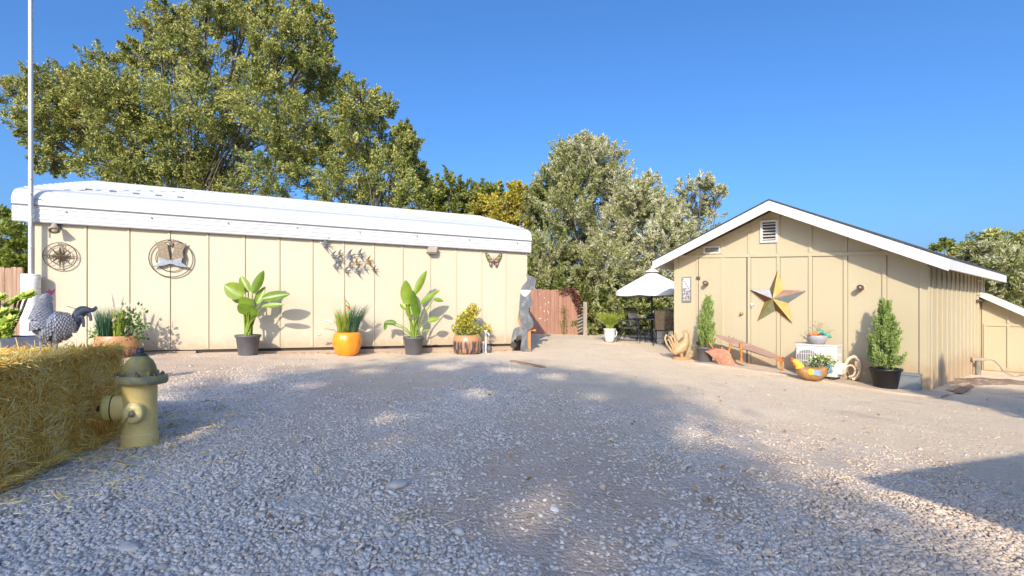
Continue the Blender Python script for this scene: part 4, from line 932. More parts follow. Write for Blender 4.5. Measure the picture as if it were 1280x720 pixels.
# ------------------------------------------------------------------ fence and gate at the back, left fence
FENCE=paint('red-brown fence board',(.34,.175,.12),.8,.22,2.5,(3,3,.35),c2=(.25,.135,.095),spots=.55,bmp=.35,bscale=35)
def fence(name,label,pts,h,bw,mat,post=True,knots=False):
    a,b=pts; root=thing(name,label,'fence',a,math.atan2((b-a).y,(b-a).x)); L=(b-a).xy.length; dz=b.z-a.z; n=max(2,round(L/bw)); mb=MB(); km=MB()
    for i in range(n):
        x0=i*L/n+.003; x1=(i+1)*L/n-.003; hh=h+R.uniform(-.015,.015); z=dz*(i+.5)/n-.05; y=R.uniform(-.004,.004)
        mb.prism([(x0,z),(x1,z),(x1,z+hh-.03),(x1-.025,z+hh),(x0+.025,z+hh),(x0,z+hh-.03)],-.019+y,y,tint=R.random())
        if knots and 2<=i<=4:
            for _ in range(5):
                zz=R.uniform(.4,h-.2); km.ball((R.uniform(x0+.03,x1-.03),-.019+y,zz),.016,.004,.02,n=8,k=5)
    mb.build('boards',mat,root,bevel=.002)
    if knots: km.build('pale_knots',paint('pale knot',(.70,.58,.48),.7),root)
    mb=MB(); mb.bar((0,.03,.35),(L,.03,.35+dz),.09,.04); mb.bar((0,.0305,h-.35),(L,.0305,h-.35+dz),.09,.04); mb.build('rails',M['wood_old'],root)
    return root
fa,fb=gat(662,18),gat(723.5,18.2)
fence('fence_gate','red-brown vertical board fence panel behind the steel cowboy',(fa,fb),1.68,.155,FENCE,knots=True)
def vine():
    p=gat(716,18.0); root=thing('vine','dark red vine hanging over the right top of the red-brown fence panel','vine',p+Vector((0,-.08,0)),0)
    P=[];D=[]
    for (x0,z0),(x1,z1),n in (((-.5,1.60),(.0,1.66),60),((-.05,1.66),(.10,1.2),90),((.02,1.62),(.26,.8),110),((.1,1.55),(.22,1.3),50)):
        t=rng.random((n,1)); P.append(np.array([x0,0,z0])*(1-t)+np.array([x1,0,z1])*t+rng.normal(size=(n,3))*np.array([.04,.03,.05])); D.append(rng.normal(size=(n,3))+np.array([0,0,-.8]))
    P=np.concatenate(P); cloud('leaves',P,np.concatenate(D),.09,.06,rng.random(len(P)),tinted('dark red vine leaf',[(.06,.02,.02),(.14,.04,.03),(.12,.07,.03)],.6,.2),root)
    mb=MB(); mb.tube([(-.5,0,1.6),(0,-.01,1.68),(.12,-.01,1.3),(.26,0,.8)],.012,5); mb.build('stem',M['bark'],root)
    r2=thing('climbing_plant','thin yellow-green climber on the middle of the red-brown fence panel','plant',gat(704.5,17.95)+Vector((0,-.06,0)),0)
    n=150; P=np.stack([rng.normal(size=n)*.06,rng.normal(size=n)*.02,rng.random(n)*1.05],-1); cloud('foliage',P,rng.normal(size=(n,3))+np.array([0,0,.7]),.09,.03,.5+.2*rng.normal(size=n),LEAF['green'],r2)
    mb=MB(); mb.tube([(0,0,-.02),(.01,0,.5),(0,0,1.0)],.008,5); mb.build('stem',M['bark'],r2)
vine()
def lattice():
    p=gat(729.5,18.0); root=thing('lattice_post','weathered grey wooden post with a strip of dark lattice right of the fence panel','post',p,0)
    mb=MB(); mb.box(-.02,.12,-.06,.06,-.1,1.2); mb.build('post_timber',paint('grey post timber',(.30,.25,.20),.85,.25,5,(1,1,.3),bmp=.4),root,bevel=.006)
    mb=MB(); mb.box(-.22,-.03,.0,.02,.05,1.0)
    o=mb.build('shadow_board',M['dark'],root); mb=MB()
    for i in range(8): mb.bar((-.22,-.012,.08+i*.12),(-.03,-.012,.17+i*.12),.012,.03)
    mb.build('lattice',paint('grey lattice',(.33,.29,.25),.85),root)
lattice()
a=gat(-8,9.6); b=gat(33,9.5); a=Vector((a.x-1.6,9.9,a.z))
fence('board_fence','weathered grey-brown board fence at the left end of the long building',(a,Vector((b.x,9.45,b.z))),1.62,.15,paint('grey brown board',(.30,.19,.13),.85,.3,3,(3,3,.3),c2=(.40,.28,.21),spots=.55,bmp=.4))

# ------------------------------------------------------------------ patio: slab, table, chairs, umbrella, pots
def patio():
    pts=[(786,423.5),(842,437.5),(846,423),(846,412),(800,414)]
    q=[on_ground(*t) for t in pts[:2]]; P=[q[0],q[1]+Vector((.25,.0,0)),Vector((5.4,14.2,0)),Vector((5.6,17,0)),Vector((3.0,17,0))]
    zc=max(gz(v.x,v.y) for v in P[:2])+.05; c=q[0]
    mb=MB(); top=[Vector((v.x-c.x,v.y-c.y,gz(v.x,v.y)-c.z+.045)) for v in P]; n=len(top)
    mb.add(top+[t-Vector((0,0,.25)) for t in top],[tuple(range(n))]+[(i,n+i,n+(i+1)%n,(i+1)%n) for i in range(n)])
    o=mb.build('patio_slab',paint('grey concrete patio',(.27,.255,.26),.85,.2,4,bmp=.3,bscale=60)); o.location=c; kind(o,'structure')
patio()
TB=gat(815,15.2); TB.z+=.045
M['black_metal']=paint('black patio metal',(.02,.022,.025),.4,.2,10,bmp=.05)
SLING=paint('brown sling fabric',(.14,.10,.075),.8,.15,40,bmp=.3,bscale=200)
def _weave(m):
    # an open weave: about a third of it is holes
    nt=m.node_tree; out=nt.nodes['Material Output']; bs=nt.nodes['Principled BSDF']; t=nd(nt,'ShaderNodeBsdfTransparent'); x=nd(nt,'ShaderNodeMixShader'); x.inputs[0].default_value=.36
    nt.links.new(bs.outputs[0],x.inputs[1]); nt.links.new(t.outputs[0],x.inputs[2]); nt.links.new(x.outputs[0],out.inputs['Surface'])
_weave(SLING)
def patio_table():
    root=thing('patio_table','round dark patio table under the white umbrella','table',TB,0)
    mb=MB(); mb.lathe([(.0,.665),(.58,.665),(.60,.675),(.60,.70),(.585,.71),(.0,.71)],32); mb.build('tabletop',M['black_metal'],root)
    mb=MB(); mb.tube([(0,0,.05),(0,0,.66)],.045,12); mb.build('pedestal',M['black_metal'],root)
    for i in range(4):
        a=PI/4+i*PI/2; mb=MB(); mb.tube([(math.cos(a)*r,math.sin(a)*r,z) for r,z in ((.45,.655),(.22,.45),(.16,.3),(.24,.12),(.42,.02))],.018,7); mb.build('leg',M['black_metal'],root)
    r2=thing('table_plant','low dark green plant in a tray on the patio table','plant',TB+Vector((-.02,-.05,.712)),0)
    mb=MB(); mb.lathe([(.15,0),(.19,.06),(.18,.06),(.15,.04)],16); mb.build('tray',M['black'],r2); grass_tuft('foliage',r2,'blue',220,(0,0,.04),.16,.17,.9,.02,tint=.3)
patio_table()
def chair_proto():
    root=thing('patio_chair','','chair',(0,0,0),0,'sling chairs around the patio table')
    rows=lambda pts,x0,x1: [[Vector((x,y,z)) for x in (x0,0,x1)] for y,z in pts]
    mb=MB(); mb.grid(rows([(-.27,.435),(-.1,.415),(.1,.405),(.22,.41)],-.235,.235)); mb.grid([r[::-1] for r in rows([(-.27,.43),(-.1,.41),(.1,.40),(.22,.405)],-.235,.235)]); mb.build('seat',SLING,root)
    mb=MB(); bk=[(.22,.43),(.27,.60),(.33,.80),(.39,.98)]; mb.grid(rows(bk,-.235,.235)); mb.grid([r[::-1] for r in rows([(y+.006,z) for y,z in bk],-.235,.235)]); mb.build('backrest',SLING,root)
    for x in (-.25,.25):
        mb=MB(); mb.tube([(x,-.28,.435),(x,.0,.405),(x,.22,.415),(x,.28,.62),(x,.39,.99)],.014,7); mb.tube([(x*1.08,-.24,.62),(x*1.12,.0,.64),(x*1.05,.29,.63)],.016,7); mb.build('side_frame',M['black_metal'],root)
        mb=MB(); mb.tube([(x*1.08,-.24,.62),(x*1.06,-.27,.42),(x*1.08,-.32,.0)],.014,7); mb.build('leg',M['black_metal'],root)
        mb=MB(); mb.tube([(x,.10,.41),(x*1.04,.25,.25),(x*1.08,.36,.0)],.014,7); mb.build('leg',M['black_metal'],root)
    mb=MB(); mb.tube([(-.25,.39,.99),(0,.40,1.0),(.25,.39,.99)],.014,7); mb.tube([(-.25,-.28,.435),(.25,-.28,.435)],.014,7); mb.tube([(-.26,.30,.2),(.26,.30,.2)],.010,6); mb.build('crossbars',M['black_metal'],root)
    return root
def chairs():
    # local -y is the sitter's front
    c=chair_proto(); spots=[((787,14.9),1.25,'brown sling patio chair seen side-on, left of the patio table'),((797,16.0),.45,'brown sling patio chair behind the left of the patio table with a pale cushion'),((831,14.35),2.75,'sling patio chair seen from behind, right of the patio table by the shed')]
    out=[]
    for i,((px,d),rz,lb) in enumerate(spots):
        p=gat(px,d); p.z+=.045 if px>792 else .02
        if i==0: o=c; o.location=p; o.rotation_euler=(0,0,rz); o['label']=lb
        else: o=dup(c,p,rz,lb)
        out.append(o)
    p=gat(797,16.0); cu=thing('cushion','pale triangular-looking cushion propped on the patio chair behind the table','cushion',p+Vector((.02,-.02,.46)),.45)
    mb=MB(); rows=[]
    for i in range(9):
        for_=[]; u=-1+i/4
        for j in range(9):
            v=-1+j/4; th=.055*(1-u**4)*(1-v**4); for_.append(Vector((u*.2,.17+.05*(v+1)-th,.22+v*.19)))
        rows.append(for_)
    mb.grid(rows); mb.grid([[p+Vector((0,.10*(1-((i-4)/4)**4)*(1-((j-4)/4)**4),0)) for j,p in enumerate(r)][::-1] for i,r in enumerate(rows)]); mb.build('cover',paint('cream cushion',(.66,.60,.50),.9,.1,20),cu)
chairs()
def umbrella():
    root=thing('patio_umbrella','white market umbrella open over the patio table','umbrella',TB,0)
    n=8; rad=1.18; zt=at(820,339,15.2).z-TB.z; ze=zt-.62; mb=MB(); mats=paint('white canvas',(.62,.61,.585),.8,.04,3,bmp=.15,bscale=150)
    tx=Matrix.Rotation(.06,4,'Y')
    rows=[]; seg=6
    for i in range(8):
        t=i/7; row=[]
        for j in range(n*seg+1):
            a=2*PI*j/(n*seg)+.2; u=(j%seg)/seg; sag=1-.085*t*(1-(2*abs(u-.5))**2)
            r=rad*t*sag; row.append(Vector((r*math.cos(a),r*math.sin(a),zt-(zt-ze)*(t**1.05)-.03*t*(1-(2*abs(u-.5))**2))))
        rows.append(row)
    mb.grid(rows[::-1]); mb.grid([[p-Vector((0,0,.006)) for p in r] for r in rows]); v=rows[-1]
    mb.grid([v,[p-Vector((0,0,.13)) for p in v]]); mb.grid([[p*1-Vector((0,0,.13))*0+Vector((-.004*p.x,-.004*p.y,-.13)) for p in v],[Vector((p.x*.996,p.y*.996,p.z)) for p in v]])
    mb.build('canopy',mats,root)
    mb=MB(); mb.lathe([(.02,zt+.10),(.20,zt-.005),(.21,zt-.03)],20); mb.lathe([(0,zt+.16),(.02,zt+.14),(.025,zt+.09),(.0,zt+.08)],10); mb.build('top_vent',mats,root)
    mb=MB(); mb.tube([(0,0,.02),(0,0,zt+.05)],.022,10); mb.tube([(0,0,1.1),(0,0,1.22)],.035,10); mb.build('pole',M['black_metal'],root)
    for i in range(n):
        a=2*PI*i/n+.2; mb=MB(); mb.tube([(0,0,zt-.03),(rad*.97*math.cos(a),rad*.97*math.sin(a),ze+.0)],.009,5); mb.tube([(0,0,zt-.62),(rad*.5*math.cos(a),rad*.5*math.sin(a),zt-.24)],.007,5); mb.build('rib',M['black_metal'],root)
umbrella()
def yucca():
    p=gat(762,14.6); root=thing('yucca_pot','white urn with a spiky yellow-green plant left of the patio','planter',p,0); root.scale=(.66,.66,.76)
    mb=MB(); mb.lathe([(.14,0),(.20,.03),(.24,.25),(.255,.46),(.27,.47),(.27,.52),(.235,.52),(.235,.44)],28); mb.tube([(.25,0,.45),(.31,0,.40),(.30,0,.25),(.22,0,.18)],.02,7); mb.build('urn',paint('white ceramic',(.60,.59,.575),.4,.05,4),root)
    mb=MB(); mb.lathe([(.24,.45),(0,.47)],14); mb.build('soil',M['soil'],root)
    grass_tuft('foliage',root,'lime',330,(0,0,.46),.08,1.0,.95,.028,tint=.45); grass_tuft('foliage',root,'grass',160,(0,0,.46),.1,.9,1.1,.03,tint=.75)
    p=gat(827,15.0); p.z+=.045; root=thing('white_bucket','white tub under the chair beside the patio table','tub',p,0); mb=MB(); mb.lathe(pot_profile(.20,.15,.34,.015),24); mb.build('tub_wall',M['white'],root); mb=MB(); mb.lathe([(.18,.28),(0,.28)],14); mb.build('inside',M['soil'],root)
yucca()
def smooth_path(pts,n):
    pts=[Vector(p) for p in pts]; out=[]
    for i in range(len(pts)-1):
        a,b,c,d=pts[max(i-1,0)],pts[i],pts[i+1],pts[min(i+2,len(pts)-1)]
        for j in range(n):
            t=j/n; out.append(.5*((2*b)+(c-a)*t+(2*a-5*b+4*c-d)*t*t+(3*b-a-3*c+d)*t**3))
    return out+[pts[-1]]
# ------------------------------------------------------------------ hung on and standing along the shed front
def star():
    p=sw(970,373.5,.030); root=thing('barn_star','big faceted metal barn star painted in faded patchwork colours on the shed front','wall art',p,SANG)
    cols=[(.74,.58,.18),(.36,.30,.16),(.66,.68,.70),(.40,.18,.09),(.62,.46,.12),(.44,.45,.27),(.40,.21,.07),(.74,.56,.18),(.36,.43,.46),(.62,.37,.27)]
    ms=[paint('faded star paint',c,.55,.18,9,bmp=.08) for c in cols]
    Ro,Ri=.60,.235; rot=-.06; out=[];inn=[]
    for k in range(5):
        a=PI/2+k*2*PI/5+rot; out.append(Vector((Ro*math.cos(a),0,Ro*math.sin(a)))); b=a+PI/5; inn.append(Vector((Ri*math.cos(b),0,Ri*math.sin(b))))
    c=Vector((0,-.17,0))
    # going anticlockwise from the top tip: its right facet then its left facet, and so on
    for k in range(5):
        mb=MB(); mb.add([c,out[k],inn[k-1]],[(0,1,2),(2,1,0)],2*k%10); mb.add([c,inn[k],out[k]],[(0,1,2),(2,1,0)],(2*k+1)%10); mb.build('star_arm',ms,root)
    mb=MB(); mb.tube([(0,.03,.05),(0,-.02,.05)],.02,6); mb.build('hanger',M['iron'],root)
star()
def picture():
    p=sw(858.5,362,.0); root=thing('metal_wall_picture','tall narrow pewter-framed grey picture of birds, left end of the shed front','wall picture',p,SANG)
    w,h=.122,.305; mb=MB(); f=.018
    mb.box(-w,w,-.024,-.0245+.024,h-f,h); mb.box(-w,w,-.024,-.0005,-h,-h+f*1.8); mb.box(-w,-w+f,-.024,-.0005,-h+f*1.8+.0005,h-f-.0005); mb.box(w-f,w,-.024,-.0005,-h+f*1.8+.0005,h-f-.0005); mb.build('frame',paint('pewter frame',(.28,.26,.25),.45,.3,25,metal=.4),root,bevel=.003)
    m,nt,bs,out=_nt('etched panel'); v=coords(nt); n=noise_(nt,v,9,5,.65); x=nd(nt,'ShaderNodeSeparateXYZ'); nt.links.new(v,x.inputs[0])
    hh=nd_math(nt,'ADD',x.outputs['Z'],nd_math(nt,'MULTIPLY',nd_math(nt,'SUBTRACT',n,.5),.45)); col=ramp(nt,hh,[(0,(.20,.19,.19)),(.02,(.62,.63,.66)),(.4,(.74,.75,.78))]); lo=ramp(nt,noise_(nt,v,22,4),[(.4,(.16,.15,.15)),(.6,(.60,.60,.60))])
    nt.links.new(mix(nt,ramp(nt,hh,[(0,1.0),(.03,0.0)]),col,lo),bs.inputs['Base Color']); bs.inputs['Roughness'].default_value=.4; bs.inputs['Metallic'].default_value=.2
    mb=MB(); mb.box(-w+f,w-f,-.012,-.002,-h+f*1.8,h-f); mb.build('panel',m,root)
    mb=MB()
    for i in range(6):
        x0,z0=-.085+i*.028,.24-i*.042; mb.prism([(x0-.018,z0+.006),(x0,z0+.018),(x0+.02,z0+.004),(x0+.004,z0),(x0-.002,z0-.016)],-.018,-.0125)
    mb.build('cut_out_birds',paint('dark cut out',(.08,.075,.07),.6),root)
picture()
for px,py,lb in ((885,354,'small brown tube wall lamp beside the framed panel, over the left juniper'),(1078,359.5,'small brown tube wall lamp over the right juniper')):
    p=sw(px,py,.0); root=thing('tube_wall_lamp',lb,'wall light',p,SANG)
    mb=MB(); mb.lathe([(.05,0),(.05,.015),(.03,.02)],16,M=Matrix.Rotation(PI/2,4,'X')); mb.build('mount',M['cream_dark'],root)
    mb=MB(); X=Matrix.Translation((0,-.02,0))@Matrix.Rotation(PI/2,4,'X'); mb.lathe([(.03,0),(.045,.02),(.05,.04),(.05,.14),(.042,.14),(.042,.10)],18,M=X); mb.build('shade',paint('brown lamp tube',(.17,.10,.06),.5,.2,12),root)
    mb=MB(); mb.ball((0,-.125,0),.036,n=10,k=8); mb.build('bulb',M['glass'],root)
def juniper(label,px,off,pot,fw,fh,lean,mat):
    p=sw(px,None,off); root=thing('potted_juniper',label,'potted shrub',p,R.uniform(0,6)); rt,rb,h=pot
    mb=MB(); mb.lathe(pot_profile(rt,rb,h,.02),28); mb.build('pot',mat,root); mb=MB(); mb.lathe([(rt-.02,h*.88),(0,h*.9)],16); mb.build('soil',M['soil'],root)
    ca,sa=math.cos(-root.rotation_euler.z),math.sin(-root.rotation_euler.z)
    P=[];D=[];T=[]
    for k in range(210):
        t=R.random()**.85*.93; z=h*.9+fh*t; rr=fw*(1-t)**.7*(.35+.75*R.random()**1.3)*(1.0 if t>.08 else .5+6*t); a=R.uniform(0,2*PI)
        c=np.array([rr*math.cos(a),rr*math.sin(a),z]); ax=np.array([math.cos(a)*.32*(1-t*.5),math.sin(a)*.32*(1-t*.5),1.0])+rng.normal(size=3)*.12; L=fh*(.09+.15*R.random())*(1.1-.35*t)
        n=60; s=rng.random((n,1)); q=c+ax*L*s+rng.normal(size=(n,3))*.017*(1.2-s); P.append(q);D.append(ax+rng.normal(size=(n,3))*.42);T.append(np.full(n,R.gauss(0,.12))+rng.normal(size=n)*.12+.48+(s[:,0]-.5)*.25)
    P,D,T=map(np.concatenate,(P,D,T)); lx,ly=lean[0]*ca-lean[1]*sa,lean[0]*sa+lean[1]*ca; P[:,0]+=lx*(P[:,2]-h); P[:,1]+=ly*(P[:,2]-h)
    cloud('foliage',P,D,.05,.014,np.clip(T,0,1),LEAF['juniper'],root)
    mb=MB(); mb.tube([(0,0,h*.8),(lx*.2,ly*.2,h+.2),(lx*fh*.8,ly*fh*.8,h+fh*.8)],[.022,.018,.006],6); mb.build('stem',M['bark'],root)
juniper('potted juniper in a grey pot beside the ceramic rooster, left end of the shed front',881,.42,(.185,.145,.37),.185,1.08,(.05,-.03),M['pot_grey'])
juniper('taller potted juniper in a black pot beside the grey utility box',1107,.40,(.225,.165,.37),.245,1.12,(-.02,0),M['pot_black'])
def ceramic_rooster():
    p=sw(849,None,.45); root=thing('ceramic_rooster','tan ceramic rooster with a fanned tail standing left of the potted juniper','garden ornament',p,.1)
    tan=paint('tan glaze',(.44,.30,.16),.5,.3,9,c2=(.25,.15,.07),spots=.55,bmp=.2,bscale=40); k=.0188/7.59
    q=lambda x,y,dy=0: Vector(((x-150)*k,dy,(622-y)*k))
    mb=MB(); mb.tube([q(95,565),q(120,540),q(155,520),q(185,500),q(205,470),q(218,430),q(218,395),q(216,372)],[.05,.10,.135,.135,.11,.08,.06,.04],16); mb.tube([q(165,560,-.04),q(168,600,-.04)],[.05,.035],8); mb.tube([q(178,560,.05),q(180,600,.05)],[.05,.035],8); mb.build('body',tan,root)
    mb=MB()
    for pts in (([100,570],[60,520],[25,470],[12,420],[25,385],[45,395]),([105,560],[80,500],[55,450],[40,425],[30,440]),([110,555],[100,500],[75,440],[60,405],[45,410]),([118,550],[120,490],[100,420],[80,385],[66,388]),([125,545],[135,480],[120,405],[108,375],[100,380])):
        mb.tube([q(x,y,R.uniform(-.03,.03)) for x,y in pts],[.028]+[.026]*(len(pts)-2)+[.012],7,flat=.6)
    mb.build('tail_plumes',tan,root)
    mb=MB(); mb.tube([q(196,372),q(180,352),q(200,340),q(228,345),q(236,365)],[.02,.028,.03,.028,.015],8,flat=.5); mb.build('comb',paint('tan comb',(.46,.31,.17),.55,.2,12),root)
    mb=MB(); mb.ball(q(238,392),.022,.02,.05); mb.tube([q(225,375),q(246,382)],[.02,.003],7); mb.build('wattle',paint('brick red glaze',(.38,.06,.03),.5),root)
    mb=MB(); mb.lathe([(.20,-.01),(.22,.02),(.20,.05),(.12,.07),(0,.07)],20,M=Matrix.Diagonal((1,.7,1,1))@Matrix.Translation((.05,0,0))); mb.build('base',paint('terracotta base',(.48,.23,.10),.7,.2,8),root)
ceramic_rooster()
def plow():
    p=sw(925.2,None,.42); root=thing('antique_plow','antique plow with a grey wooden beam and a rusty red moldboard along the shed front','plow',p,SANG-.0)
    k=.00153; dz=-SLOPE
    def q(x,y,dy=0):
        return Vector(((x-500)*k,dy,(575-y)*k))
    mb=MB()
    pts=[(140,158,.02),(300,205,.055),(520,270,.07),(760,340,.062),(940,400,.05),(1010,430,.045)]
    rows=[]
    for x,y,h in pts:
        c=q(x,y,.05); rows.append([c+Vector((0,a*.045,b*h*.95)) for a,b in ((-1,-1),(1,-1),(1,1),(-1,1),(-1,-1))])
    mb.grid(rows,smooth=False); mb.add(rows[0][:4],[(0,1,2,3)]); mb.add(rows[-1][:4],[(3,2,1,0)]); mb.build('beam',paint('weathered beam wood',(.36,.235,.185),.8,.22,3,(.4,6,6),c2=(.28,.17,.13),spots=.6,bmp=.4,bscale=30),root,bevel=.004)
    # moldboard: a twisted plate
    top=[(58,372),(120,342),(200,338),(285,338),(345,362),(375,400),(400,470),(440,530),(500,574)]; bot=[(60,385),(110,420),(160,460),(205,490),(222,520),(235,562),(290,570),(380,574),(470,578)]
    rows=[]
    for i,(a,b) in enumerate(zip(top,bot)):
        r=[]
        for j in range(6):
            t=j/5; x=a[0]+(b[0]-a[0])*t; y=a[1]+(b[1]-a[1])*t; r.append(q(x,y,-.12-.10*math.sin(t*PI*.6)+.012*i))
        rows.append(r)
    mb=MB(); mb.grid(rows); mb.grid([[v+Vector((0,.012,0)) for v in r][::-1] for r in rows]); mb.build('moldboard',M['rust'],root)
    mb=MB(); mb.tube([q(352,262,.03),q(350,330,.0),q(345,420,-.08)],[.028,.024,.02],8); mb.build('standard',M['rust_orange'],root)
    mb=MB(); mb.tube([q(512,245,-.0),q(516,330,-.01),q(520,420,-.01),q(522,440,-.01)],[.034,.032,.022,.010],8); mb.tube([q(520,440,-.01),q(522,500,-.01)],[.022,.034],8); mb.build('coulter',M['rust_orange'],root)
    mb=MB(); mb.tube([q(70,255,-.1),q(100,295,-.1),q(135,340,-.09)],.016,7); mb.tube([q(250,328,-.08),q(262,318,-.08),q(290,345,-.08)],.014,6); mb.build('broken_handle',M['rust_orange'],root)
    mb=MB(); mb.tube([q(370,292,.03),q(620,350,.03),q(900,425,.04),q(1000,440,.05)],.008,6); mb.tube([q(430,515,-.02),q(560,560,-.01),q(700,580,-.0),q(840,618,.0)],.011,6)
    mb.build('draft_rod',M['iron'],root)
    mb=MB(); mb.box(q(985,0).x,q(1050,0).x,-.01,.11,q(0,462).z,q(0,405).z); mb.tube([q(1040,462,.05),q(1045,540,.05),q(1045,640,.05)],[.022,.02,.02],7); mb.tube([q(1055,415,.02),q(1075,395,.0)],.010,6); mb.build('clevis',M['rust_orange'],root,bevel=.006)
    for x,y in ((325,152),(392,170),(580,232),(880,355)):
        mb=MB(); mb.tube([q(x,y+14,.05),q(x,y,.05)],.011,6); mb.build('bolt',M['iron'],root)
plow()
def slab():
    # the narrow poured strip at the shed's foot
    q=lambda x,y: SA+SU*x-SN*(-y)
    pts=[]
    for x in np.linspace(.9,5.2,9): pts.append(SA+SU*float(x)+SN*.0)
    for x in np.linspace(5.2,.9,9): pts.append(SA+SU*float(x)+SN*(.75+.05*math.sin(x*3)))
    c=pts[0].copy(); c.z=gz(c.x,c.y); n=len(pts); mb=MB(); top=[Vector((p.x-c.x,p.y-c.y,gz(p.x,p.y)-c.z+.025)) for p in pts]
    for i in range(n//2-1): mb.add([top[i],top[i+1],top[n-2-i],top[n-1-i]],[(3,2,1,0)])
    for i in range(n//2,n-1): mb.add([top[i],top[i+1],top[i+1]-Vector((0,0,.2)),top[i]-Vector((0,0,.2))],[(0,3,2,1)])
    o=mb.build('concrete_strip',paint('dusty concrete strip',(.50,.40,.30),.9,.12,2,c2=(.42,.33,.25),spots=.6,bmp=.3,bscale=50)); o.location=c; kind(o,'structure')
slab()
def ac_unit():
    a=sw(995,None,.50); b=sw(1046,None,.50); wd=(b-a).xy.length; c=(a+b)/2; c.z=min(gz(a.x,a.y),gz(b.x,b.y))+.02
    root=thing('air_conditioner','white outdoor air conditioner unit on the concrete strip by the shed wall','air conditioner',c,SANG); w=wd/2; h0,h1=.06,.62; d=.30
    body=paint('white enamel case',(.60,.59,.565),.45,.04,4,bmp=.04)
    mb=MB(); mb.box(-w,w,0,d,h0,h1); mb.build('case',body,root,bevel=.012)
    mb=MB(); mb.box(-w-.008,w+.008,-.008,d+.008,h1+.0005,h1+.03); mb.build('lid',body,root,bevel=.01)
    fx=-w*.42; fz=(h0+h1)/2; r=.205
    mb=MB(); mb.lathe([(r,0),(r,.003),(0,.003)],36,M=Matrix.Translation((fx,-.0008,fz))@Matrix.Rotation(PI/2,4,'X')); g=mb.build('fan_opening',paint('grey fan depth',(.20,.18,.16),.7),root)
    mb=MB()
    for i in range(13):
        x=fx-r+(i+.5)*2*r/13; hh=math.sqrt(max(0,r*r-(x-fx)**2)); mb.bar((x,-.016,fz-hh-.015),(x,-.016,fz+hh+.015),.008,.010,up=(0,1,0))
    for zz in (-.13,0,.13): mb.bar((fx-math.sqrt(r*r-zz*zz),-.011,fz+zz),(fx+math.sqrt(r*r-zz*zz),-.011,fz+zz),.006,.010)
    mb.build('fan_grille',body,g)
    mb=MB()
    for i in range(5): mb.box(w*.22,w*.94,-.006,-.0006,h0+.05+i*.055,h0+.075+i*.055)
    mb.box(w*.3,w*.9,-.005,-.0006,.40,.56); mb.build('front_panel',body,root,bevel=.003)
    mb=MB(); mb.prism([(0.02,.12),(.26,.12),(.26,.32),(.14,.32),(.02,.22)],w+.001,w+.075,M=Matrix(((0,1,0,0),(1,0,0,0),(0,0,1,0),(0,0,0,1)))); mb.build('valve_cover',body,root,bevel=.008)
    for x in (-w+.08,w-.08):
        mb=MB(); mb.box(x-.03,x+.03,-.02,d+.02,-.02,h0-.0005); mb.build('foot',M['dark'],root,bevel=.004)
    mb=MB(); mb.tube(smooth_path([(w+.06,.2,.26),(w+.12,.24,.40),(w+.20,.30,.44),(w+.26,.34,.34),(w+.25,.36,.16),(w+.20,.36,.05),(w+.14,.34,.02)],6),.030,8); mb.tube(smooth_path([(w+.06,.16,.18),(w+.11,.18,.27),(w+.17,.24,.28),(w+.20,.30,.20),(w+.17,.32,.10),(w+.10,.30,.06)],6),.020,8); mb.ball((w+.23,.35,.30),.06,.04,.10); mb.build('line_set',paint('beige pipe wrap',(.60,.47,.33),.8,.2,20,bmp=.3),root)
    # bowl on top
    p=sw(1021.5,None,.34); z=c.z+h1+.03; p.z=z
    bw=thing('flower_bowl','round grey bowl with orange and teal ornaments on top of the air conditioner','planter',p,0)
    mb=MB(); mb.lathe([(.09,0),(.13,.03),(.165,.10),(.175,.17),(.165,.175),(.155,.16)],28); mb.build('bowl',paint('speckled grey bowl',(.33,.33,.34),.6,.15,60,c2=(.45,.45,.45),spots=.6),bw)
    mb=MB(); mb.lathe([(.155,.15),(0,.16)],16); mb.build('soil',M['soil'],bw)
    mb=MB()
    for x,y,zz in ((-.14,-.05,.19),(-.09,-.08,.20),(-.05,-.06,.21)): mb.ball((x,y,zz),.055,.04,.032)
    mb.build('orange_ornament',paint('orange ornament',(.60,.19,.05),.5,.2,20),bw)
    mb=MB()
    for x,y,zz,a in ((.0,-.05,.23,.2),(.05,.0,.24,.3),(.13,-.04,.20,-.5),(.17,-.06,.17,-.6)): mb.ball((0,0,0),.075,.04,.038,M=Matrix.Translation((x,y,zz))@Matrix.Rotation(-a,4,'Y'))
    mb.build('teal_ornament',paint('teal ornament',(.10,.33,.24),.45,.25,18),bw)
    mb=MB()
    for i in range(26):
        a=R.uniform(-1.3,1.3); Ln=R.uniform(.12,.30); e=Vector((.05+math.sin(a)*Ln,R.uniform(-.05,.05),.2+math.cos(a)*Ln*.95)); mb.tube([(.05,0,.16),Vector((.05,0,.16)).lerp(e,.6)+Vector((0,0,.03)),e],.0035,4); mb.ball(e,.010,n=5,k=4)
    mb.build('dry_twigs',paint('dry twig',(.42,.33,.24),.9),bw)
    # metal rooster planter in front
    p=sw(1014,None,.92); p.z=gz(p.x,p.y); rp=thing('rooster_planter','yellow-necked metal rooster planter with flowers in front of the air conditioner','planter',p,SANG*.35); k=.0149/8
    q=lambda x,y,dy=0: Vector(((x-260)*k,dy,(620-y)*k))
    mb=MB(); mb.tube([q(150,470),q(175,520),q(230,545),q(300,548),(q(355,520)),q(380,480)],[.05,.10,.13,.13,.11,.05],14); mb.build('body',paint('brown rooster paint',(.33,.17,.06),.5,.3,14,c2=(.22,.1,.04),spots=.55),rp)
    mb=MB(); mb.tube([q(160,490,-.01),q(145,455,-.01),(q(118,432,-.01)),q(100,418,-.01)],[.085,.065,.045,.03],12); mb.build('neck',paint('yellow rooster paint',(.72,.43,.03),.5,.15,10),rp)
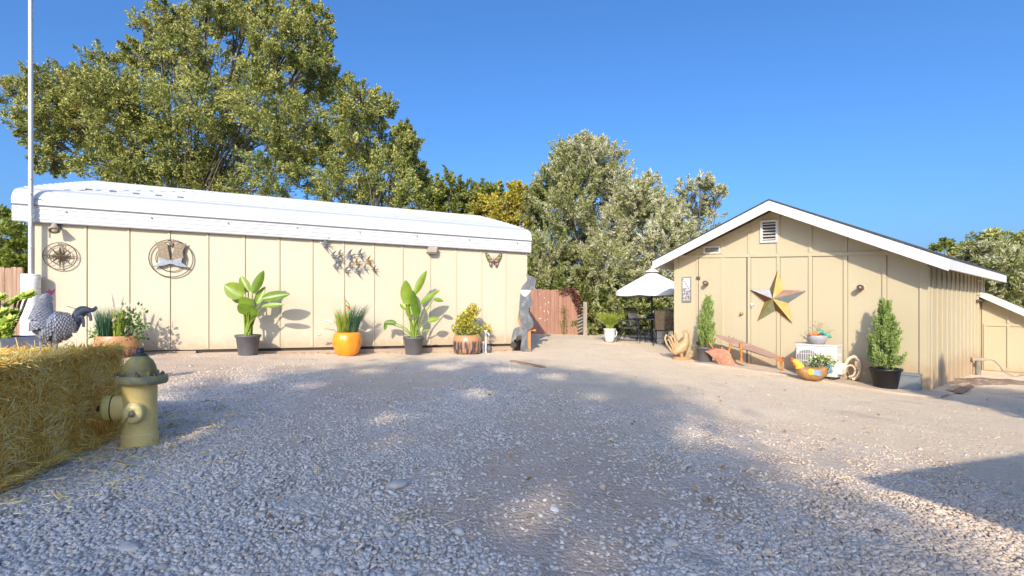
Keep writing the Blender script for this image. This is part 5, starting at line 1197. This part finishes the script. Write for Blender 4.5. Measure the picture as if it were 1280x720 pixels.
    mb=MB(); mb.ball(q(97,425),.035,.03,.035); mb.ball(q(95,405),.030,.012,.02); mb.ball(q(108,460),.018,.014,.035); mb.tube([q(88,430),q(74,440)],[.014,.002],6); mb.build('head',paint('red rooster paint',(.55,.10,.03),.5),rp)
    mb=MB(); mb.ball(q(240,525,-.12),.062,.03,.062); wg=mb.build('wing',paint('yellow wing paint',(.74,.46,.04),.5,.15,10),rp)
    mb=MB()
    for i in range(5): mb.tube([q(255,510+i*9,-.125),q(300,512+i*10,-.13),q(342+i*-4,515+i*11,-.12)],[.02,.02,.006],6,flat=.5)
    mb.build('wing_feathers',paint('blue grey feather',(.22,.30,.42),.5,.2,15),wg)
    mb=MB()
    for i in range(9):
        a=i/8; mb.tube([q(370,480,R.uniform(-.05,.05)),q(405+a*25,440+a*40,R.uniform(-.07,.07)),q(420+a*35-20*a,470+a*65,R.uniform(-.08,.08)),q(395+a*40-60*a,545+R.uniform(-40,20),R.uniform(-.08,.08))],[.022,.022,.016,.004],6,flat=.5)
    mb.build('tail_plumes',paint('blue tail feather',(.14,.27,.36),.5,.25,15),rp)
    mb=MB(); mb.tube([q(240,570,-.02),q(240,628,-.02)],.010,6); mb.tube([q(275,570,.03),q(275,628,.03)],.010,6); mb.tube([q(225,624,-.05),q(300,624,-.02)],.008,6); mb.build('legs',M['iron'],rp)
    n=260; g=rng.normal(size=(n,3))*np.array([.08,.06,.05]); c0=np.array(q(350,430)); cloud('greenery',c0+g,g+np.array([0,0,.06]),.06,.03,.4+.2*rng.normal(size=n),LEAF['grass'],rp)
    n=70; g=rng.normal(size=(n,3))*np.array([.11,.06,.045]); cloud('flowers',np.array(q(360,405))+g+np.array([0,-.03,.03]),rng.normal(size=(n,3)),.045,.04,.55+.3*rng.random(n),tinted('pale yellow petal',[(.70,.55,.06),(.78,.70,.25),(.82,.80,.62)],.6,.2),rp)
ac_unit()
def utility_box():
    p=sw(1136.5,None,.17); root=thing('utility_box','low grey utility box against the right end of the shed front','utility box',p,SANG)
    g=paint('grey box paint',(.21,.23,.25),.6,.12,5); mb=MB(); mb.box(-.15,.15,-.12,.12,-.05,.27); mb.build('case',g,root,bevel=.008); mb=MB(); mb.box(-.16,.16,-.13,.13,.2705,.30); mb.build('lid',g,root,bevel=.008)
utility_box()
def yard_right():
    p=gat(1222.5,10.9); root=thing('hand_pump','short grey T-headed hand pump post by the shed side wall','pump',p,0)
    mb=MB(); mb.tube([(0,0,-.1),(0,0,.31)],.050,12); mb.build('post',paint('grey cast iron',(.22,.20,.17),.7,.25,8,bmp=.3),root)
    mb=MB(); mb.bar((-.15,0,.35),(.16,0,.345),.09,.07); mb.build('head',paint('tan pump head',(.34,.28,.21),.7,.25,8),root,bevel=.012)
    h=thing('garden_hose','grey-green garden hose from the pump looping over the dirt to the right','hose',p,0)
    pts=[(.16,-.02,.34),(.30,-.03,.33),(.42,-.05,.22),(.5,-.08,.08),(.66,-.12,.0)]; mb=MB()
    def gp(x,y): return (x,y,gz(p.x+x,p.y+y)-p.z+.02)
    pts+= [gp(*t) for t in ((.8,-.1),(1.0,.05),(1.3,.1),(1.2,-.15),(.95,-.2),(.8,-.3),(1.0,-.4),(1.5,-.35),(2.2,-.2))]
    mb.tube(smooth_path(pts,5),.016,8); mb.build('hose_line',paint('faded hose',(.30,.29,.25),.6,.15,8),h)
    for i,(a,b,w,lb) in enumerate((((1187,489),(1218,476),.10,'long pale scrap board on the dirt beside the shed side wall'),((1198,492),(1212,484),.12,'short dark scrap board on the dirt beside the shed side wall'),((1205,481),(1230,474.5),.07,'thin pale lath on the dirt in front of the hand pump'))):
        A=on_ground(*a); B=on_ground(*b); r=thing('scrap_board',lb,'board',A,0); d=B-A; mb=MB(); mb.bar((0,0,.02),(d.x,d.y,d.z+.025),w,.022); mb.build('plank',M['wood_old'] if i==1 else paint('pale scrap wood',(.50,.38,.25),.8,.2,5,bmp=.3),r,bevel=.003)
    # turned earth under the side wall
    c=on_ground(1222,478); mb=MB(); rows=[]
    for i in range(25):
        r=[]
        for j in range(13):
            u,v=i/24*2-1,j/12*2-1; x=u*1.5; y=v*.45+u*.25; hgt=max(0,1-u*u)*max(0,1-v*v)*.09*(1+.8*mnoise.noise(Vector((x*4,y*4,1)))); r.append(Vector((x,y,gz(c.x+x,c.y+y)-c.z-.03+hgt+.03*mnoise.noise(Vector((x*9,y*9,2)))*(1-u*u))))
        rows.append(r)
    mb.grid([r[::-1] for r in rows]); o=mb.build('dirt_mound',paint('dark turned earth',(.26,.18,.13),.95,.35,4,c2=(.38,.29,.21),spots=.5,bmp=.9,bscale=25,bdist=.03)); o.location=c; kind(o,'structure')
yard_right()

# ------------------------------------------------------------------ left foreground: pole, planter, bale, hen, hydrant
def pole():
    p=gat(38.5,8.33); rb=thing('birch_post','thick white birch-bark post at the foot of the flag pole','post',p,0)
    m,nt,bs,out=_nt('birch bark'); v=coords(nt,(3,3,22)); n=noise_(nt,v,1.6,5,.7); x=nd(nt,'ShaderNodeSeparateXYZ'); nt.links.new(coords(nt),x.inputs[0])
    up=ramp(nt,x.outputs['Z'],[(.55,0.0),(.8,1.0)]); f=nd_math(nt,'MULTIPLY',ramp(nt,n,[(.52,0.0),(.66,1.0)]),nd_math(nt,'ADD',nd_math(nt,'MULTIPLY',up,.75),.12))
    nt.links.new(mix(nt,f,(.74,.72,.69),(.26,.20,.16)),bs.inputs['Base Color']); bs.inputs['Roughness'].default_value=.8; bump(nt,bs,n,.3,.01)
    mb=MB(); mb.lathe([(.135,-.1),(.130,.5),(.126,1.2),(.124,1.37),(.116,1.375),(0,1.37)],26); mb.build('bark',m,rb)
    z=gz(p.x,p.y); pl=thing('flag_pole','tall bare galvanised flag pole rising past the corner of the white roof','pole',p+Vector((0,0,1.372)),0)
    mb=MB(); mb.tube([(0,0,0),(0,0,3.2),(-.004,0,6.2)],[.034,.033,.029],14); mb.build('shaft',M['galv'],pl)
    mb=MB()
    for zz in (.45,.95,1.35,1.6): mb.tube([(.02,-.03,zz),(.075,-.05,zz)],.012,6)
    mb.tube([(.05,-.045,.8),(.05,-.045,.95)],.012,6); mb.build('cleats',M['galv'],pl)
    mb=MB(); mb.ball((-.004,0,6.27),.07); mb.build('finial',M['galv'],pl)
pole()
def left_planter():
    p=gat(-4,5.15); root=thing('square_planter','tall square whitewashed planter of pale green succulents at the left edge of the picture','planter',p,-.1)
    h=CAMZ+(386-421)/F*5.15-p.z; w=.23
    mb=MB(); mb.box(-w,w,-w,w,-.05,h); mb.build('box',paint('whitewashed weave',(.62,.60,.60),.75,.3,7,(1,1,9),c2=(.42,.41,.43),spots=.52,bmp=.5,bscale=30),root,bevel=.012); mb=MB(); mb.box(-w+.02,w-.02,-w+.02,w-.02,h+.0005,h+.004); mb.build('soil',M['soil'],root)
    suc=tinted('succulent leaf',[(.12,.22,.03),(.32,.42,.05),(.55,.58,.12)],.4,.12,.5); V=MB(); S=MB()
    for px,py,r,dy in ((0,372,.075,0),(23,375,.085,.02),(38,369,.085,.05),(29,371,.07,.08),(6,391,.085,-.1),(17,400,.08,-.15),(3,405,.09,-.15),(13,411,.075,-.2),(-10,385,.09,0),(-12,400,.09,-.1),(20,390,.06,.0),(10,380,.06,.1),(-3,418,.07,-.2),(18,418,.06,-.2)):
        c=at(px,py,5.15+dy)-p; S.tube([(c.x*.4,c.y*.4,h),(c.x*.8,c.y*.8,h+(c.z-h)*.6),c],.012,5); ax=Vector((R.uniform(-.3,.3),-.6,.8)).normalized(); t1=ax.orthogonal().normalized(); t2=ax.cross(t1)
        for ringi,(m_,tilt,ln) in enumerate(((5,.9,.5),(8,.55,.8),(10,.2,1.0),(11,-.05,1.0))):
            for i in range(m_):
                a=2*PI*(i+.5*ringi)/m_; d=(t1*math.cos(a)+t2*math.sin(a)); e=(d*(1-abs(tilt)*.5)+ax*tilt*.8).normalized(); s=ax.cross(d).normalized(); b=c+d*r*.1; w_=r*.42; L=r*ln
                V.add([b-s*w_*.25,b+e*L*.65-s*w_*.5-ax*.002,b+e*L,b+e*L*.65+s*w_*.5-ax*.002,b+s*w_*.25,b+e*L*.55-ax*r*.06],[(0,5,4),(0,1,5),(1,2,5),(2,3,5),(3,4,5)],0,False,min(1,max(0,.45+.2*tilt+R.gauss(0,.12))))
    V.build('rosettes',suc,root); S.build('stems',M['bark'],root)
left_planter()
STRAW=tinted('straw',[(.52,.25,.03),(.80,.47,.075),(.88,.62,.14),(.90,.74,.28),(.92,.85,.52)],.6,0,.3)
BF=Vector((-3.41,4.34,0)); BF.z=gz(BF.x,BF.y); BR=math.atan2(.235,.97)
def straw_quads(P,D,L,W,N=None):
    """straws as thin three-sided reeds; P centre, D direction"""
    n=len(P); D=D/np.linalg.norm(D,axis=1,keepdims=True); a=np.cross(D,rng.normal(size=(n,3))); a/=np.linalg.norm(a,axis=1,keepdims=True); b=np.cross(D,a); out=[]
    L=np.broadcast_to(L,(n,))[:,None]; W=np.broadcast_to(W,(n,))[:,None]
    c=[a*W,(-.5*a+.87*b)*W,(-.5*a-.87*b)*W]; bend=a*L*rng.normal(size=(n,1))*.06
    for i in range(3):
        j=(i+1)%3; s,m,e=P-D*L/2,P+bend,P+D*L/2
        out.append(np.stack([s+c[i],s+c[j],m+c[j],m+c[i]],1)); out.append(np.stack([m+c[i],m+c[j],e+c[j]*.7,e+c[i]*.7],1))
    return np.concatenate(out).reshape(-1,3)
def bale():
    root=thing('hay_bale','big shaggy golden straw bale at the left edge beside the fire hydrant','hay bale',BF,BR)
    X0,Y0,H=-1.0,-1.75,.735
    def bulge(y,z): return .02*mnoise.noise(Vector((y*3,z*4,1)))+.035*math.sin(PI*min(1,max(0,z/H)))-.03
    mb=MB()
    def surf(fn,nu,nv): mb.grid([[fn(i/nu,j/nv) for j in range(nv+1)] for i in range(nu+1)])
    rr=.05
    surf(lambda u,v: Vector((bulge(Y0*(1-u),v*H)-(.04*max(0,(v-.88)/.12)**2),Y0*(1-u)-(0.04 if u==1 else 0),v*(H-.02))),40,20)
    surf(lambda u,v: Vector((X0*u-.05*(1-u),Y0*(1-v)-.03,H-.02+.015*mnoise.noise(Vector((u*6,v*9,4))))),24,40)
    surf(lambda u,v: Vector((X0*u-.04*(1-u),-.035+.02*mnoise.noise(Vector((u*6,v*5,7))),H*v*.98)),24,16)
    mb.box(X0+.03,-.12,Y0+.02,-.1,.0,H-.06)
    mb.build('bale_core',paint('packed straw',(.72,.40,.07),.9,.45,14,(1,1,2.5),c2=(.44,.22,.04),spots=.55,bmp=.9,bscale=70,bdist=.02),root)
    V=[];T=[]
    def put(n,posf,basis,poke,Lm,wm=(.0011,.0026)):
        P=np.zeros((n,3));D=np.zeros((n,3))
        for i in range(n):
            p,nrm=posf(); fl=mnoise.noise(Vector((p[0]*3,p[1]*3,p[2]*5)))*2.6; t1,t2=basis
            a=fl+R.gauss(0,.65); D[i]=np.array(t1)*math.cos(a)+np.array(t2)*math.sin(a)+np.array(nrm)*R.gauss(poke*.6,poke); P[i]=np.array(p)+np.array(nrm)*R.uniform(-.003,.014)
        L=Lm*(.35+rng.random(n)**1.5*1.3); W=wm[0]+(wm[1]-wm[0])*rng.random(n)
        V.append(straw_quads(P,D,L,W)); tn=np.clip(.47+.2*rng.normal(size=n)+np.array([.25*mnoise.noise(Vector(tuple(q*5))) for q in P]),0,1); T.append(np.tile(tn,6))
    def side():
        y,z=R.uniform(Y0,.0),R.uniform(.0,H); return (bulge(y,z),y,z),(1,0,0)
    def top(): return (R.uniform(X0,-.0),R.uniform(Y0,0),H-.015),(0,0,1)
    def end(): return (R.uniform(X0,0),-.02,R.uniform(0,H)),(0,1,0)
    def edge(): y=R.uniform(Y0,0); return (-.015+R.gauss(0,.012),y,H-.02+R.gauss(0,.012)),(.6,0,.8)
    put(8500,side,((0,1,0),(0,0,1)),.15,.095,(.0013,.0031)); put(5200,top,((1,0,0),(0,1,0)),.22,.10); put(2600,end,((1,0,0),(0,0,1)),.3,.08); put(2600,edge,((0,1,0),(.8,0,-.6)),.35,.08)
    put(500,side,((0,1,0),(0,0,1)),.9,.13,(.0018,.0034)); put(620,top,((1,0,0),(0,1,0)),.6,.17,(.0014,.0028)); put(380,edge,((0,1,0),(.8,0,-.6)),.9,.14,(.0014,.0028))
    def foot(): y=R.uniform(Y0,.02); return (R.uniform(-.02,.09),y,R.uniform(.0,.05)),(.5,0,.6)
    put(1100,foot,((0,1,0),(1,0,0)),.3,.08)
    quads('straw',np.concatenate(V),np.concatenate(T),STRAW,root)
    for z in (.27,.50):
        mb=MB(); mb.tube([(bulge(y,z)+.014+.006*mnoise.noise(Vector((y*6,z,3))),y,z+.012*mnoise.noise(Vector((y*3,z,1)))) for y in np.linspace(Y0,0,30)],.0035,5); mb.build('twine',paint('orange twine',(.50,.30,.12),.8),root)
    # loose straws dropped on the gravel
    P=[];D=[]
    for i in range(520):
        r=abs(R.gauss(0,.45)); y=R.uniform(-1.9,.5); x=.04+r; q=Vector((x*math.cos(BR)-y*math.sin(BR)+BF.x,x*math.sin(BR)+y*math.cos(BR)+BF.y,0)); P.append((q.x,q.y,gz(q.x,q.y)+.018)); D.append((R.gauss(0,1),R.gauss(0,1),R.gauss(0,.12)))
    for i in range(60):
        q=gat(R.uniform(150,720),R.uniform(2.2,5)); P.append((q.x,q.y,q.z+.02)); D.append((R.gauss(0,1),R.gauss(0,1),R.gauss(0,.1)))
    P=np.array(P);D=np.array(D); n=len(P); o=quads('straw_litter',straw_quads(P,D,.03+.09*rng.random(n)**1.5,.0012+.0014*rng.random(n)),np.tile(np.clip(.65+.2*rng.normal(size=n),0,1),6),STRAW); kind(o,'stuff','loose straws dropped on the gravel round the bale')
bale()
def bale_top(x,y): return BF+Vector((x*math.cos(BR)-y*math.sin(BR),x*math.sin(BR)+y*math.cos(BR),.735))
def hen():
    p=bale_top(-.16,-.66); root=thing('metal_hen','distressed white metal hen with scalloped feathers and a pink comb standing on the straw bale','garden ornament',p+Vector((0,0,.005)),.74); root.scale=(.74,.62,1)
    k=.00103; q=lambda x,y,dy=0: Vector(((x-250)*k,dy,(672-y)*k))
    whit=paint('distressed white metal',(.62,.60,.58),.5,.2,22,c2=(.30,.17,.09),spots=.53,bmp=.25,bscale=70,metal=.15)
    path=[(452,418,22),(415,448,45),(370,475,72),(310,488,92),(250,490,102),(205,462,98),(195,415,84),(203,365,66),(211,318,50),(216,282,37),(212,258,28),(206,244,12)]
    mb=MB(); mb.tube([q(x,y) for x,y,r in path],[r*k for x,y,r in path],18,flat=.62); mb.build('body',paint('dark hen body',(.20,.19,.19),.5,.3,15,metal=.3,bmp=.15),root)
    # scalloped feather plates in rows along the body
    fm=MB()
    for i in range(44):
        t=i/43*(len(path)-2.4)+1.2; a=int(t); f=t-a; x,y,r=[path[a][j]*(1-f)+path[a+1][j]*f for j in range(3)]
        tx,ty=path[a+1][0]-path[a][0],path[a+1][1]-path[a][1]; tl=math.hypot(tx,ty); T=Vector((tx/tl,0,-ty/tl)); N=Vector((-T.z,0,T.x)); 
        m_=9 if r>60 else 7
        for j in range(m_*2):
            th=2*PI*(j+.5*(i%2))/(m_*2); c,s=math.cos(th),math.sin(th); pos=q(x,y)+N*(c*r*k)+Vector((0,s*r*k*.62,0)); nr=(N*c*.62+Vector((0,s,0))).normalized(); sz=r*k*.30+.010; back=-T
            sd_=nr.cross(back).normalized(); pts=[]
            pts.append(pos+nr*.004)
            for g in range(9):
                b=-PI/2+PI*g/8; pts.append(pos+back*(.35*sz+math.cos(b)*sz*.75)+sd_*math.sin(b)*sz*.62+nr*(.005+.014*math.cos(b)))
            tn=R.random(); ctr=pos+back*(.55*sz)+nr*.010; inn=[ctr+(v-ctr)*.80+nr*.002 for v in pts[1:]]
            fm.add([pts[0]]+inn,[(0,g,g+1) for g in range(1,9)],0,False,tn)
            fm.add(inn+pts[1:],[(g,g+9,g+10,g+1) for g in range(8)],1,False,tn)
    fm.build('feather_plates',[whit,paint('rust rimmed edge',(.22,.13,.08),.7,.4,30)],root)
    grey=paint('grey tail metal',(.17,.165,.17),.45,.3,15,c2=(.28,.28,.29),spots=.55,metal=.4,bmp=.1)
    for pts in ([(360,470),(420,430),(470,380),(520,362),(565,365),(598,342)],[(380,475),(440,445),(480,405),(520,385),(545,405),(552,445)],[(390,480),(440,450),(478,420),(492,440),(497,490)],[(380,470),(430,430),(470,400),(472,440),(440,520)],[(390,460),(430,400),(455,365),(490,350),(530,352)],[(360,490),(400,470),(440,440),(470,415),(500,400)]):
        mb=MB(); n=len(pts); mb.tube(smooth_path([q(x,y,R.uniform(-.02,.02)) for x,y in pts],4),[.024*(1-.7*abs(i/((n-1)*4)-.35)) for i in range((n-1)*4+1)],8,flat=.45); mb.build('tail_plume',grey,root)
    mb=MB(); mb.tube([q(448,358),q(420,350),q(375,336)],.0025,5); mb.build('tail_wire',grey,root)
    pink=paint('magenta enamel',(.42,.07,.14),.45,.2,20); mb=MB()
    mb.prism([((x-250)*k,(672-y)*k) for x,y in ((218,240),(222,222),(232,232),(244,214),(254,222),(270,222),(288,206),(286,225),(270,250),(250,262),(232,256))],-.008,.008); mb.build('comb',pink,root,bevel=.003)
    mb=MB(); mb.ball(q(196,268),.014,.008,.012); mb.build('wattle',pink,root); mb=MB(); mb.tube([q(200,255),q(182,262)],[.010,.002],6); mb.build('beak',paint('ochre beak',(.45,.28,.08),.5),root)
    mb=MB(); mb.ball(q(212,256,-.019),.005); mb.build('eye',M['black'],root)
    for x,x2,dy in ((258,262,-.03),(310,290,.03)):
        mb=MB(); mb.tube([q(x,585,dy),q(x2,672,dy)],.0065,7)
        for e in (-70,-55,-20,30): mb.tube([q(x2,668,dy),q(x2+e,672,dy+(-.025 if e==-70 else .025 if e==-20 else 0))],.005,5)
        mb.build('leg',paint('steel leg',(.32,.32,.33),.5,metal=.4),root)
    d=thing('oval_garden_stake','pink oval plate with a white rim on a thin stake behind the metal hen','garden stake',bale_top(-.32,-.56)+Vector((.0,0,.0)),.32)
    k2=.00108; mb=MB(); mb.lathe([(.0,-.004),(.034,-.004),(.036,0),(.034,.004),(0,.004)],24,M=Matrix.Translation((.05,0,.335))@Matrix.Rotation(.12,4,'Y')@Matrix.Diagonal((1,1,1.75,1))@Matrix.Rotation(PI/2,4,'X')); mb.build('rim',M['white'],d)
    mb=MB(); mb.lathe([(0,0),(.024,0),(.024,.003),(0,.003)],24,M=Matrix.Translation((.056,-.005,.33))@Matrix.Rotation(.12,4,'Y')@Matrix.Diagonal((1,1,1.75,1))@Matrix.Rotation(PI/2,4,'X')); mb.build('pink_face',paint('salmon pink',(.68,.36,.28),.6),d)
    mb=MB(); mb.tube([(.04,0,-.02),(.045,0,.28)],.004,6); mb.build('stake',M['white'],d)
hen()
def hydrant():
    p=gat(175,3.95); root=thing('fire_hydrant','old faded yellow fire hydrant with an olive bonnet beside the straw bale','fire hydrant',p,.35); root.scale=(.83,.83,1)
    yel=paint('faded hydrant yellow',(.70,.53,.19),.65,.16,5,c2=(.58,.46,.18),spots=.60,bmp=.25,bscale=50)
    # colour wear: scuffs and dark chips
    chips=paint('chipped hydrant paint',(.70,.54,.20),.65,.2,4,c2=(.36,.25,.13),spots=.62,bmp=.3,bscale=50)
    oli=paint('olive bonnet paint',(.31,.26,.07),.6,.35,7,c2=(.17,.15,.14),spots=.50,bmp=.3,bscale=45)
    mb=MB(); mb.lathe([(.150,-.06),(.150,.075),(.146,.088),(.140,.092),(.138,.10),(.138,.46),(.144,.475),(.15,.485)],40); mb.lathe([(.152,.078),(.1525,.086),(.15,.09)],40); mb.build('barrel',chips,root)
    mb=MB(); mb.lathe([(.15,.485),(.20,.49),(.208,.505),(.208,.535),(.20,.55),(.155,.555),(.15,.553)],44,M=Matrix.Rotation(.035,4,'Y')); fl=mb.build('bonnet_flange',paint('dark flange paint',(.30,.27,.11),.6,.3,8,c2=(.17,.17,.16),spots=.5,bmp=.25),root)
    for i in range(8):
        a=2*PI*i/8+.2; mb=MB(); mb.lathe([(.016,0),(.016,.02),(.008,.022),(.008,.028),(0,.028)],6,M=Matrix.Translation((.178*math.cos(a),.178*math.sin(a),.548))); mb.build('flange_bolt',M['iron'],fl)
    mb=MB(); mb.lathe([(.137,.55),(.138,.575),(.128,.62),(.105,.665),(.075,.69),(.07,.70),(.055,.705)],36)
    for i in range(8):
        a=2*PI*i/8; mb.tube([(.137*math.cos(a),.137*math.sin(a),.553),(.140*math.cos(a),.140*math.sin(a),.588)],.018,8)
    mb.build('bonnet',oli,root)
    mb=MB(); mb.lathe([(.062,.70),(.062,.715),(.045,.722),(.032,.725),(.032,.732),(.034,.735)],24); mb.lathe([(.034,.733),(.030,.765),(.0,.767)],5); mb.build('operating_nut',paint('black nut',(.045,.045,.05),.5,.3,20),root)
    XL=Matrix.Translation((0,0,.30))@Matrix.Rotation(-PI/2,4,'Y')
    mb=MB(); mb.lathe([(.085,.08),(.098,.14),(.10,.20),(.10,.205)],32,M=XL); mb.build('pumper_outlet',yel,root)
    mb=MB(); mb.lathe([(.104,.207),(.104,.213)],32,M=XL); mb.build('gasket',M['black'],root)
    mb=MB(); mb.lathe([(.10,.215),(.10,.26),(.09,.283),(.06,.29),(.03,.291)],32,M=XL); cp=mb.build('pumper_cap',paint('olive yellow cap',(.62,.54,.17),.6,.2,6,c2=(.42,.38,.13),spots=.55),root)
    mb=MB(); mb.lathe([(.03,.291),(.026,.30),(.022,.335),(0,.336)],5,M=XL); mb.build('cap_nut',M['iron'],cp)
    XF=Matrix.Translation((0,0,.275))@Matrix.Rotation(PI/2,4,'X')
    mb=MB(); mb.lathe([(.088,.09),(.086,.14),(.082,.15)],32,M=XF); mb.build('hose_outlet',yel,root)
    mb=MB(); mb.lathe([(.080,.151),(.080,.18),(.066,.20),(.04,.205),(.03,.206)],28,M=XF); cp=mb.build('hose_cap',paint('pale yellow cap',(.70,.60,.26),.6,.2,6,c2=(.48,.42,.17),spots=.55),root)
    mb=MB(); mb.lathe([(.030,.206),(.026,.212),(.022,.24),(0,.241)],5,M=XF); mb.build('cap_nut',paint('worn brass nut',(.34,.29,.14),.5,.3,20,metal=.4),cp)
    ch=MB(); pts=smooth_path([(-.02,-.225,.265),(-.05,-.20,.23),(-.085,-.16,.19),(-.115,-.11,.17),(-.13,-.06,.19)],7)
    for i in range(len(pts)-1):
        a,b=pts[i],pts[i+1]; ch.tube([a+(b-a)*.0,(a+b)/2+Vector((.006 if i%2 else 0,0,.004 if i%2 else -.004)),b],.0045,5)
    ch.build('chain',paint('chain',(.42,.34,.14),.5,.3,30,metal=.3),root)
hydrant()

def litter():
    P=[];D=[]
    for i in range(300):
        k=R.random()
        if k<.45: q=cw(R.uniform(330,660),None,abs(R.gauss(0,.25))+.12)
        elif k<.6: q=cw(R.gauss(425,14),None,abs(R.gauss(0,.2))+.15)
        else: q=gat(R.uniform(200,1250),R.uniform(2.4,8))
        P.append((q.x,q.y,gz(q.x,q.y)+.022)); D.append((R.gauss(0,1),R.gauss(0,1),R.gauss(0,.25)))
    o=cloud('leaf_litter',np.array(P),np.array(D),.05,.03,rng.random(len(P)),tinted('dry leaf',[(.22,.10,.04),(.42,.22,.08),(.50,.36,.18)],.8,.1),S=np.array([(d[1],-d[0],R.gauss(0,.3)) for d in D])); kind(o,'stuff','dry brown leaves scattered on the gravel and along the wall foot')
litter()

for stem_,grp in (('tube_wall_lamp','brown tube lamps on the shed front'),('potted_juniper','potted junipers along the shed front'),('scrap_board','scrap boards beside the shed side wall'),('rock','loose rocks in the gravel'),('shrub','shrubs along the back of the yard'),('oak_tree','oaks around the yard'),('silver_tree','silvery trees between the two buildings')):
    for o in scene.objects:
        if o.parent is None and o.name.split('.')[0]==stem_: o['group']=grp
